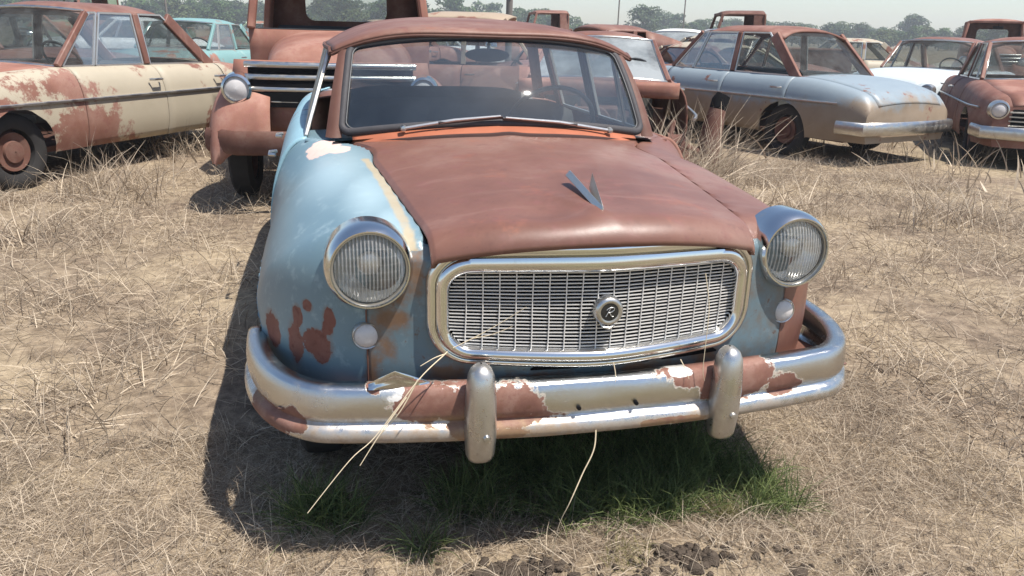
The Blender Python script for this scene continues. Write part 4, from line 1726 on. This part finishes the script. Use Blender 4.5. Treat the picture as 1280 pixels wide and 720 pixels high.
def truck(name, label, loc, rz, sc=1., cab=None, hoodm=None, fend=None, bed=True, glass=False, group='wrecked vehicles standing in the yard', panel=False, tilt=(0, 0), scale=None):
    o = thing(name, loc, rz, label, 'truck', group, tilt)
    o.scale = (scale or sc,) * 3
    cab = cab or R_ROOF
    hoodm = hoodm or cab
    fend = fend or cab
    # hood: rounded box, from y=.12 to 1.32
    m = MB()

    def hp(u, y):
        t = (y - .12) / 1.2
        w = .50 + .16 * t
        zt_ = 1.24 + .12 * t ** .8 - .16 * max(0, 1 - (y - .12) / .22) ** 2
        a = PI * u
        e = .62
        return (-w * math.copysign(abs(math.cos(a)) ** e, math.cos(a)), y, .90 + (zt_ - .90) * abs(math.sin(a)) ** e)
    m.grid(hp, lin(25), lin(18, .12, 1.34))
    m.add([hp(u, .12) for u in lin(25)], [tuple(range(25))])
    m.build('hood', hoodm, o, 50)
    # nose with horizontal bars
    m = MB()
    m.grid(lambda s, t: (s * (.80 - .06 * t), .10 + .16 * s * s - .06 * math.sin(PI * t), .58 + .56 * t), lin(15, -1, 1), lin(8))
    ns = m.build('nose_panel', fend, o, 50, solid=.03)
    m = MB()
    m.grid(lambda s, t: (s * .62, .07 + .16 * s * s * .6 - .06 * math.sin(PI * (.45 + .4 * t)), .80 + .30 * t), lin(11, -1, 1), lin(5))
    m.build('grille_recess', M_BLACK, ns, 50)
    for zz in (.84, .93, 1.02, 1.11):
        m = MB()
        m.tube([(s * .64, .03 + .10 * s * s, zz) for s in lin(11, -1, 1)], .024, 8, flat=.8)
        m.build('grille_bar', M_CHROME_D, o, 60)
    for s in (-1, 1):
        m = MB()
        c = (s * .70, .075, .93)
        m.lathe([(.09, .05), (.094, -.03), (.112, -.02), (.125, .06), (.125, .16)], c, 'y', 28)
        hl_ = m.build('headlight', M_CHROME, o)
        m = MB()
        m.lathe([(.001, -.04), (.05, -.035), (.092, -.01)], c, 'y', 24)
        m.build('lens', M_LENS_D, hl_, 80)
        # bulbous fender
        m = MB()

        def fe(u, v):
            # u along the crest from nose to rear, v across
            a = u * PI
            y = .62 - .66 * math.cos(a) * (1 if u < .5 else 1.05)
            zc_ = .50 + .58 * math.sin(a) ** .7
            x0, x1 = .46, .98
            b = v * PI / 2
            x = x0 + (x1 - x0) * math.sin(b) ** .7 * (.80 + .2 * math.sin(a))
            z = zc_ * 1.0 - (1 - math.cos(b) ** .75) * (.30 + .26 * math.sin(a))
            return (s * x, y, max(.38, z))
        m.grid(fe, lin(33, .0, 1), lin(14))
        m.build('fender', fend, o, 60, solid=.02)
        m = MB()
        m.grid(lambda u, v: (s * (.70 + .28 * v), 1.2 + 1.5 * u, .46), lin(6), lin(3))
        m.build('running_board', R_DARK, o, solid=.04)
        wheel(o, s * .78, .68, .36, .36, s, .18, R_DARK)
        wheel(o, s * .78, 3.75, .36, .36, s, .18, R_DARK)
    bb = MB()
    bb.tube([(-.95, .1, .55), (-.7, -.12, .55), (.7, -.12, .55), (.95, .1, .55)], .09, 10, flat=.3)
    bb.build('front_bumper', R_DARK, o, 50)
    # cab
    def ring(z):
        t = max(0, (z - 1.36) / .62)
        return (.80 - .10 * t, 1.30 + .20 * t, 2.55 - .06 * t)
    m = MB()
    zs = [.50, .9, 1.2, 1.36]

    def side(z, k, n=6):
        w, a, b = ring(z)
        P = [(-w, b), (-w, a + .06), (-w + .10, a), (w - .10, a), (w, a + .06), (w, b)]
        return (P[k][0], P[k][1], z)
    m.grid(lambda z, k: side(z, k), zs, list(range(6)))
    m.build('cab_lower', cab, o, 40, solid=.03)
    bk_ = MB()
    # back wall round the rear window
    w, a, b = ring(1.36)
    w2, a2, b2 = ring(1.98)
    rwx, rz0, rz1 = .41, 1.45, 1.80
    inner = [(x, z) for x, z in rr(rwx, (rz1 - rz0) / 2, .09, 6, (rz0 + rz1) / 2)]
    N = len(inner)
    out = []
    for x, z in inner:
        k = min(.77 / max(1e-6, abs(x)) if abs(x) > 1e-6 else 99, ((2.0 - 1.63) if z > 1.63 else (1.63 - .5)) / max(1e-6, abs(z - 1.625)))
        xo, zo = x * k, 1.625 + (z - 1.625) * k
        out.append((max(-.77, min(.77, xo)), zo))
    bk_.add([(x, b - .05, z) for x, z in inner] + [(x, b - .04, z) for x, z in out], [(i, (i + 1) % N, N + (i + 1) % N, N + i) for i in range(N)])
    bk_.build('cab_back', R_DARK if not panel else cab, o, 40, solid=.03)  # darker than the cab outside: shade of the interior put into the colour
    rg = MB()
    rg.add([(x, b - .045, z) for x, z in inner], [tuple(range(N))])
    rg.build('rear_window', M_HAZEGLASS, o)
    rf_ = MB()

    def rp(s, t):
        y = 1.46 + 1.05 * t
        z = 1.99 + .10 * (1 - abs(s) ** 2.6) * (1 - .25 * (1 - t) ** 2) - .05 * (1 - min(1, t / .2)) ** 2
        return (s * .74, y, z)
    rf_.grid(rp, lin(15, -1, 1), lin(12))
    rf_.build('roof', cab, o, 60, solid=.03)
    for s in (-1, 1):
        for p, q, w_, d_ in (((s * .775, 1.34, 1.36), (s * .70, 1.50, 1.99), .07, .07), ((s * .78, 2.40, 1.36), (s * .70, 2.38, 1.99), .06, .30)):
            m = MB()
            m.bar(p, q, w_, d_, (0, 1, 0))
            m.build('roof_pillar', cab, o, 40, bevel=.015)
        d = MB()
        d.tube([(s * .81, 2.30, 1.18), (s * .845, 2.28, 1.18), (s * .845, 2.16, 1.18)], .014, 6)
        d.build('door_handle', M_CHROME_D, o)
    m = MB()
    m.bar((-.70, 1.48, 1.985), (.70, 1.48, 1.985), .06, .06)
    m.build('windshield_header', cab, o, 40, bevel=.01)
    m = MB()
    m.bar((0, 1.31, 1.37), (0, 1.46, 1.98), .035, .03, (0, 1, 0))
    if glass:
        m.build('windshield_post', cab, o, 40)
        g_ = MB()
        g_.add([(-.70, 1.33, 1.38), (.70, 1.33, 1.38), (.64, 1.48, 1.97), (-.64, 1.48, 1.97)], [(0, 1, 2, 3)])
        g_.build('windshield', M_GLASS, o)
    m = MB()
    m.grid(lambda x, k: (x, (1.34, 1.5, 1.56, 1.54)[k], (1.365, 1.37, 1.33, 1.05)[k]), lin(4, -.74, .74), [0, 1, 2, 3])
    m.build('dashboard', M_INT, o, 40)
    m = MB()
    m.tube([(.06, 1.50, 1.96), (.06, 1.58, 1.86)], .01, 6)
    m.grid(lambda u, v: (.06 + (u - .5) * .26, 1.58, 1.80 + .075 * v), lin(3), lin(3))
    m.build('rear_view_mirror', M_BLACK, o, solid=.02)
    m = MB()
    m.box((-.68, 2.0, .7), (.68, 2.35, 1.0))
    m.box((-.68, 2.30, 1.0), (.68, 2.45, 1.40))
    m.build('seat', M_INT, o, 40, bevel=.03)
    if bed:
        for s in (-1, 1):
            m = MB()
            m.box((s * .70 - .02, 2.64, .70), (s * .70 + .02, 4.7, 1.20))
            m.tube([(s * .70, 2.64, 1.2), (s * .70, 4.7, 1.2)], .03, 8)
            m.build('bed_side', fend, o, 40)
        m = MB()
        m.box((-.68, 2.64, .66), (.68, 4.7, .72))
        m.box((-.68, 4.66, .72), (.68, 4.72, 1.16))
        m.build('bed_floor', R_DARK, o)
    if panel:
        m = MB()
        m.grid(lambda u, y: (-.78 * math.copysign(abs(math.cos(PI * u)) ** .4, math.cos(PI * u)), y, .6 + 1.42 * abs(math.sin(PI * u)) ** .4), lin(21), lin(3, 2.6, 4.7))
        m.build('panel_body', cab, o, 50)
    return o


M_HAZEGLASS = m_glass('hazed_rear_glass', (.75, .78, .76), .22, (.45, .46, .44), 1.5, .03, 7.)
HERE = YAW    # a car with rz = -YAW faces straight down the view


def deg(a):
    return math.radians(a)




def m_twotone():
    t = NT('blue_grey_over_tan_paint')
    z = t.n('SeparateXYZ', {0: t.co}).outputs[2]
    y = t.n('SeparateXYZ', {0: t.co}).outputs[1]
    n = t.noise(1.6, 6, .65)
    v = t.math('ADD', t.math('MULTIPLY', t.math('SUBTRACT', .74, z), 2.2), t.math('MULTIPLY', t.math('SUBTRACT', n, .5), 1.6))
    v = t.math('ADD', v, t.math('MULTIPLY', t.smooth(y, -.9, -1.5), .7))
    k = t.smooth(v, -.1, .25)
    c = t.mix(t.noise(4, 5), (.20, .245, .28), (.27, .32, .345))
    c = t.mix(k, c, t.mix(t.noise(5, 6), (.21, .155, .105), (.32, .255, .19)))
    rc, n2, n3 = rust_cols(t, 5, .8)
    c = t.mix(t.smooth(t.noise(3.3, 7, .7), .60, .64), c, rc)
    return t.done(t.bsdf(c, .45, 0, .4, t.bump(n3, .1, .002)))


P_BROWNBLUE = m_twotone()
P_WHITE = m_paint('chalky_white_paint', (.62, .62, .60), .22, .5, 2.)
P_SILVER = m_paint('pale_blue_white_paint', (.50, .55, .57), .25, .4, 2.)
P_CREAM = m_paint('cream_paint', (.38, .33, .245), .46, .55, 2., .9)
P_TEAL = m_paint('faded_teal_paint', (.17, .30, .29), .42, .5, 2.)
P_GREEN = m_paint('faded_green_paint', (.16, .21, .14), .5, .5, 2.)
P_TAN = m_paint('tan_paint', (.34, .26, .18), .45, .5, 1.6)

# truck close behind on the left, nose towards the camera
pt = at(420, 6.2)
truck('pickup_truck', 'big faded red truck with chrome grille bars and empty windshield, close behind the blue-fendered car',
      pt, -deg(5), cab=R_PALE, hoodm=R_PALE, fend=m_rust('pink_rust', 2.2, 1.3, .6, 1.1), scale=1.0)

# car with whitened glass right behind the windshield pillar
p = at(736, 9.2)
wreck('wrecked_sedan', 'rust-red car with whitened windshield and missing nose, weeds growing in front', p, -deg(20), L=4.9, H=1.43, cowl=.95, noseh=.86, ya=1.5, yra=2.3,
      paint=R_RED, roofm=R_ROOF, hoodm=R_RED, glass=M_SKYPANE, stripped=True, rw=.56, tyres=False, sideglass=True, chrome=True)
# blue-grey and tan sedan on the right, side on
p = at(917, 12.0)
wreck('wrecked_sedan', 'blue-grey and tan four-door sedan seen from the side with red roof and chrome side strip', p, deg(-163), L=4.9, H=1.57, ya=1.5, yra=1.98, yrc=3.3, yc=3.85,
      paint=P_BROWNBLUE, roofm=R_RED, hoodm=R_RED, group='wrecked vehicles standing in the yard')
#@@YARD@@
# ---------------------------------------------------------------- vehicles farther back
G = 'wrecked vehicles standing in the yard'
YARD = [
    # px, h, rz (deg), label, options
    (748, 14.8, -78, 'rusty fastback sedan with open windows behind the whitened windshield', dict(fast=True, H=1.62, L=5.1, paint=R_ROOF, glass=None, sideglass=False, frontglass=False, chrome=False, yc=3.6, yrc=2.95)),
    (590, 13.2, 70, 'low rusty car with a long roof showing just above the blue-fendered car', dict(H=1.76, L=5.2, paint=R_PALE, roofm=P_TAN, sideglass=False, frontglass=False, chrome=False, yrc=3.4)),
    (826, 18, -25, 'white car facing the camera with a bright windshield below the tree line', dict(H=1.52, paint=P_SILVER, roofm=P_WHITE, glass=M_SKYPANE)),
    (872, 17, -150, 'dark red car tail beside the roof of the blue-grey sedan', dict(H=1.46, paint=R_RED, roofm=P_CREAM, chrome=False)),
    (806, 25, -100, 'long white car with pale roof far back in the row', dict(H=1.5, paint=P_WHITE, sideglass=True)),
    (858, 33, -95, 'pale green car far back below the trees', dict(H=1.5, paint=P_GREEN, roofm=P_WHITE)),
    (700, 33, -80, 'white car seen through the window of the far red truck cab', dict(H=1.5, paint=P_WHITE)),
    (545, 27, 75, 'far white car roof beside the truck windshield pillar', dict(H=1.5, paint=P_WHITE, roofm=P_WHITE)),
    (120, 9.5, -30, 'cream and rust sedan facing the camera on the left side of the yard', dict(H=1.56, L=4.9, paint=P_CREAM, roofm=R_ROOF, hoodm=R_PALE)),
    (265, 17, -20, 'teal and rust sedan far behind the left side of the truck', dict(H=1.54, paint=P_TEAL)),
    (30, 15, 62, 'brown rusted sedan side on behind the cream one', dict(H=1.56, paint=R_HOOD, chrome=False)),
    (190, 25, -70, 'white sedan far off at the left below the trees', dict(H=1.52, paint=P_WHITE)),
    (1130, 17, -60, 'pale blue sedan behind the trunk of the blue-grey sedan', dict(H=1.55, paint=P_SILVER, roofm=R_ROOF)),
    (1235, 13.5, -35, 'red rusted sedan facing the camera at the right edge', dict(H=1.55, paint=R_RED, hoodm=R_PALE)),
    (1020, 24, -110, 'cream sedan far off behind the roof of the blue-grey sedan', dict(H=1.52, paint=P_CREAM)),
    (668, 40, -88, 'small white car far off between the pole and the red truck cab', dict(H=1.5, paint=P_WHITE, roofm=P_WHITE)),
    (735, 27, 80, 'rust-brown sedan side on behind the fastback', dict(H=1.55, paint=R_PALE, chrome=False, sideglass=False)),
    (792, 31, -75, 'pale silver sedan far back between the two thin poles', dict(H=1.55, paint=P_SILVER, roofm=P_WHITE)),
    (846, 14.5, -160, 'dark rusty car tail standing in the grass just left of the blue-grey sedan windshield', dict(H=1.36, L=4.5, paint=R_DARK, roofm=P_CREAM, chrome=False)),
    (880, 29, -60, 'long cream car far back over the roof of the blue-grey sedan', dict(H=1.55, paint=P_CREAM, roofm=P_WHITE)),
    (485, 22, -80, 'tan rusty car roof right beside the truck windshield pillar', dict(H=1.6, paint=R_PALE, roofm=P_TAN, chrome=False)),
    (340, 30, -85, 'green sedan far off behind the truck cab', dict(H=1.52, paint=P_GREEN)),
]
for px, h, rz, lab, kw in YARD:
    q = at(px, h)
    q.z = gz_near(q.x, q.y)
    wreck('wrecked_sedan', lab, q, deg(rz), res=.6, **kw)
for px, h, rz, lab, kw in [
    (603, 27, -95, 'dull red panel truck cab with open windows against the trees', dict(cab=R_RED, panel=False, scale=1.02)),
    (589, 42, -30, 'small far rusty pickup cab beside the grey pole', dict(cab=R_ROOF, scale=1.1)),
    (800, 21, -110, 'dark brown truck cab rising behind the blue-grey sedan', dict(cab=R_DARK, scale=.98)),
    (60, 28, -60, 'faded green pickup far off at the left', dict(cab=P_GREEN, scale=1.05)),
    (1190, 27, -40, 'rusty pickup far off at the right', dict(cab=R_PALE, scale=1.05)),
]:
    q = at(px, h)
    q.z = gz_near(q.x, q.y)
    truck('pickup_truck', lab, q, deg(rz), **kw)

# ---------------------------------------------------------------- things in the weeds on the right
c = at(871, 8.3)
m = MB()
m.tube([(0, 0, 0), (.01, 0, .30), (.03, .01, .52), (.075, .02, .70)], [.125, .12, .105, .085], 14)
po_ = thing('rusty_pipe', c, 0, 'upright rusty pipe with a black mouth standing in the dry weeds', 'pipe')
m.build('pipe', R_DARK, po_, 50)
m = MB()
m.tube([(.075, .02, .70), (.10, .03, .78), (.13, .03, .84)], [.088, .092, .075], 14)
m.build('pipe_mouth', M_BLACK, po_, 50)
c = at(833, 7.9)
w_ = thing('wheel_rim', (c.x, c.y, .16), deg(35), 'bare rusty wheel rim lying tilted in the dry weeds', 'wheel', tilt=(deg(20), deg(-35)))
wheel(w_, 0, 0, .02, .30, -1, .16, R_DARK, False)
c = at(806, 7.7)
m = MB()
m.tube([(-.35, 0, .12), (-.1, .1, .28), (.2, 0, .42), (.5, .1, .30)], .045, 10)
m.tube([(.1, -.2, .05), (.15, 0, .4), (.2, .05, .62)], .03, 8)
ax = thing('axle_scrap', c, 0, 'bent rusty axle scrap among the weeds under the stripped red car', 'scrap')
m.build('axle', R_DARK, ax, 50)
m = MB()
m.lathe([(.03, -.06), (.13, -.05), (.14, .03), (.06, .06)], (-.35, 0, .14), 'y', 18)
m.build('brake_drum', R_DARK, ax, 40)


def weed(px, h, n, L, r, label, mat=None, lean=.35, w=(.006, .012), h2=0):
    q = at(px, h)
    base = []
    for _ in range(n):
        a, d = rnd.uniform(0, TAU), r * math.sqrt(rnd.random())
        x, y = q.x + math.cos(a) * d, q.y + math.sin(a) * d
        base.append((x, y, gz_near(x, y) - .01))
    o = blades('weed_clump', base, rng.uniform(L * .35, L, n), np.abs(rng.normal(lean, .28, n)), rng.uniform(*w, n), mat or M_STRAW, 1.0, seg=4, tint=np.clip(rng.normal(.55, .3, n), 0, 1))
    return tag(o, label, 'weeds', 'clumps of dead weeds between the wrecks')


weed(893, 7.6, 60, 1.15, .16, 'tallest pale dead weed stalks in front of the blue-grey sedan door', w=(.008, .014), lean=.22)
weed(851, 7.4, 340, 1.1, .30, 'tangle of dead weeds around the upright rusty pipe', lean=.6)
weed(818, 7.0, 420, 1.1, .33, 'dense dead weeds under the nose of the stripped red car', lean=.65)
weed(900, 8.3, 120, .42, .5, 'short dry weeds below the doors of the blue-grey sedan', lean=.5)
weed(800, 6.7, 200, .75, .22, 'dead weeds just behind the rusty right fender of the nearest car', lean=.6)
weed(385, 5.3, 26, .55, .10, 'few thin dead stalks by the grille of the big faded red truck', lean=.3, w=(.004, .008))
weed(968, 7.0, 120, .5, .4, 'dead weeds beside the rear wheel of the blue-grey sedan', lean=.55)
weed(1180, 7.2, 140, .6, .4, 'dry weeds at the right edge behind the front fender', lean=.5)
weed(150, 7.2, 150, .6, .45, 'dry weeds in front of the cream and rust sedan', lean=.5)
weed(240, 9.5, 150, .6, .5, 'dry weeds left of the big faded red truck', lean=.5)
weed(20, 6.0, 100, .5, .35, 'dry weeds at the left edge of the yard', lean=.5)

# ---------------------------------------------------------------- poles
M_WOOD = m_plain('grey_weathered_wood', (.17, .155, .14), .85, 0, .2, .3, 5)
for px, h, r, H, lab in ((628, 21, .085, 6.5, 'thick grey wooden pole beside the small far pickup cab'), (753, 75, .06, 10., 'thin utility pole standing above the middle trees'),
                         (828, 95, .07, 11., 'thin utility pole above the trees behind the white car'), (235, 70, .08, 9., 'thin utility pole at the left above the trees')):
    q = at(px, h)
    po = thing('utility_pole', q, .4, lab, 'pole', 'poles along the yard')
    m = MB()
    m.tube([(0, 0, -.2), (.01, 0, H * .5), (0, 0, H)], [r * 1.1, r, r * .8], 10)
    m.build('pole_shaft', M_WOOD, po, 60)
    if h > 30:
        m = MB()
        m.box((-.9, -.05, H - .7), (.9, .05, H - .58))
        m.build('crossarm', M_WOOD, po)
    else:
        m = MB()
        m.tube([(0, -.1, 2.3), (.02, -.12, 2.7)], .05, 8)
        m.build('meter_box', R_DARK, po)

# ---------------------------------------------------------------- trees along the field edge
def leaf_mat(name, a, b):
    t = NT(name)
    c = t.ramp(t.attr('tint'), [(0, a), (1, b)])
    d = t.bsdf(c, .6, 0, .3)
    l = t.n('BsdfTranslucent', {'Color': c}).outputs[0]
    return t.done(t.n('MixShader', {0: .3, 1: d, 2: l}).outputs[0])


LEAVES = [leaf_mat('deep_green_leaves', (.030, .065, .018), (.10, .165, .045)), leaf_mat('olive_leaves', (.045, .070, .020), (.135, .175, .055)), leaf_mat('grey_green_leaves', (.038, .066, .028), (.11, .155, .065))]
M_BARK = m_plain('bark', (.09, .07, .055), .9, 0, .1, .3, 6)


def tree_proto(i, H, R_, n=1000):
    m = MB()
    m.tube([(0, 0, -.3), (.1, 0, H * .25), (0, .1, H * .55)], [.03 * H, .024 * H, .012 * H], 8)
    for k in range(6):
        a = k * TAU / 6 + i
        z0 = H * (.22 + .06 * k)
        m.tube([(0, 0, z0), (math.cos(a) * R_ * .35, math.sin(a) * R_ * .35, z0 + H * .12), (math.cos(a) * R_ * .7, math.sin(a) * R_ * .7, z0 + H * .24)], [.012 * H, .008 * H, .003 * H], 5)
    me_t = m
    # leaf clumps
    lobes = []
    for k in range(15):
        a = rnd.uniform(0, TAU)
        d = R_ * rnd.uniform(.1, .72)
        z = H * rnd.uniform(.24, .84)
        rr_ = R_ * rnd.uniform(.28, .48) * (1.1 - .5 * max(0, z / H - .55))
        lobes.append((math.cos(a) * d * (1.25 - z / H * .6), math.sin(a) * d * (1.25 - z / H * .6), z, rr_))
    V, F, T = [], [], []
    for _ in range(n):
        lx, ly, lz, lr = rnd.choice(lobes)
        v = Vector((rnd.gauss(0, 1), rnd.gauss(0, 1), rnd.gauss(0, 1))).normalized() * lr * rnd.uniform(.6, 1.08)
        p = Vector((lx, ly, lz)) + Vector((v.x, v.y, v.z * .8))
        sz = rnd.uniform(.14, .32)
        nrm = (v.normalized() + Vector((rnd.gauss(0, .6), rnd.gauss(0, .6), rnd.gauss(0, .6) + .3))).normalized()
        a = nrm.orthogonal().normalized()
        b = nrm.cross(a)
        o_ = len(V)
        V += [p + a * sz, p + b * sz * .7, p - a * sz, p - b * sz * .7]
        F.append((o_, o_ + 1, o_ + 2, o_ + 3))
        T += [rnd.random()] * 4
    return me_t, V, F, T


def leaf_mesh(V, F, T, mat):
    me = bpy.data.meshes.new('crown')
    me.from_pydata(V, [], F)
    at_ = me.attributes.new('tint', 'FLOAT', 'POINT')
    at_.data.foreach_set('value', np.array(T, dtype=np.float32))
    me.materials.append(mat)
    return me


protos = []
for i in range(6):
    H = (6.2, 7.4, 5.2, 6.8, 4.4, 8.0)[i]
    tb, V, F, T = tree_proto(i, H, H * (.52, .46, .62, .5, .7, .42)[i], 2200)
    tr_o = tb.build('trunk', M_BARK, None)
    tm = tr_o.data
    bpy.data.objects.remove(tr_o)
    protos.append((H, tm, leaf_mesh(V, F, T, LEAVES[i % 3]), ('rounded mid-green tree', 'tall dark green tree', 'broad low olive tree', 'grey-green bushy tree', 'low wide olive bush-like tree', 'tallest narrow green tree')[i % 6]))
nt_ = 0
KIND_LAB = ['rounded deep green tree in the far tree line', 'taller olive green tree in the far tree line', 'broad low grey-green tree in the far tree line',
            'dense deep green tree in the far tree line', 'low wide olive tree in the far tree line', 'narrow tall grey-green tree in the far tree line']
for row, (h0, step) in enumerate(((205, 12), (240, 10))):
    px = -70
    while px < 1360:
        i = rnd.randrange(6)
        H, tm, cm, _ = protos[i]
        q = at(px, h0 + rnd.uniform(-14, 14))
        s_ = rnd.choice((.55, .75, .85, .95, 1.05, 1.25)) * rnd.uniform(.9, 1.08) * (1.12 if px < 700 else .86) * (.97 if row == 0 else 1.1)
        if 700 < px < 775:
            s_ *= .72
        t_ = thing('tree', q, rnd.uniform(0, TAU), KIND_LAB[i], 'tree', KIND_LAB[i].replace('tree in', 'trees in'))
        t_.scale = (s_ * 1.25, s_ * 1.25, s_)
        for nm_, me_ in (('trunk', tm), ('crown', cm)):
            c_ = bpy.data.objects.new(nm_, me_)
            COL.objects.link(c_)
            c_.parent = t_
        nt_ += 1
        px += step * rnd.uniform(.7, 1.35)

# ---------------------------------------------------------------- thin summer haze
hz = MB()
hz.box((-430, -430, -3.5), (430, 430, 16))
th = NT('air')
vol = th.n('VolumePrincipled', {'Color': (.92, .95, 1.0), 'Density': .0014, 'Anisotropy': .2})
th.put(th.out.inputs['Volume'], vol.outputs[0])
tag(hz.build('haze', th.m, ang=180), kind='stuff')
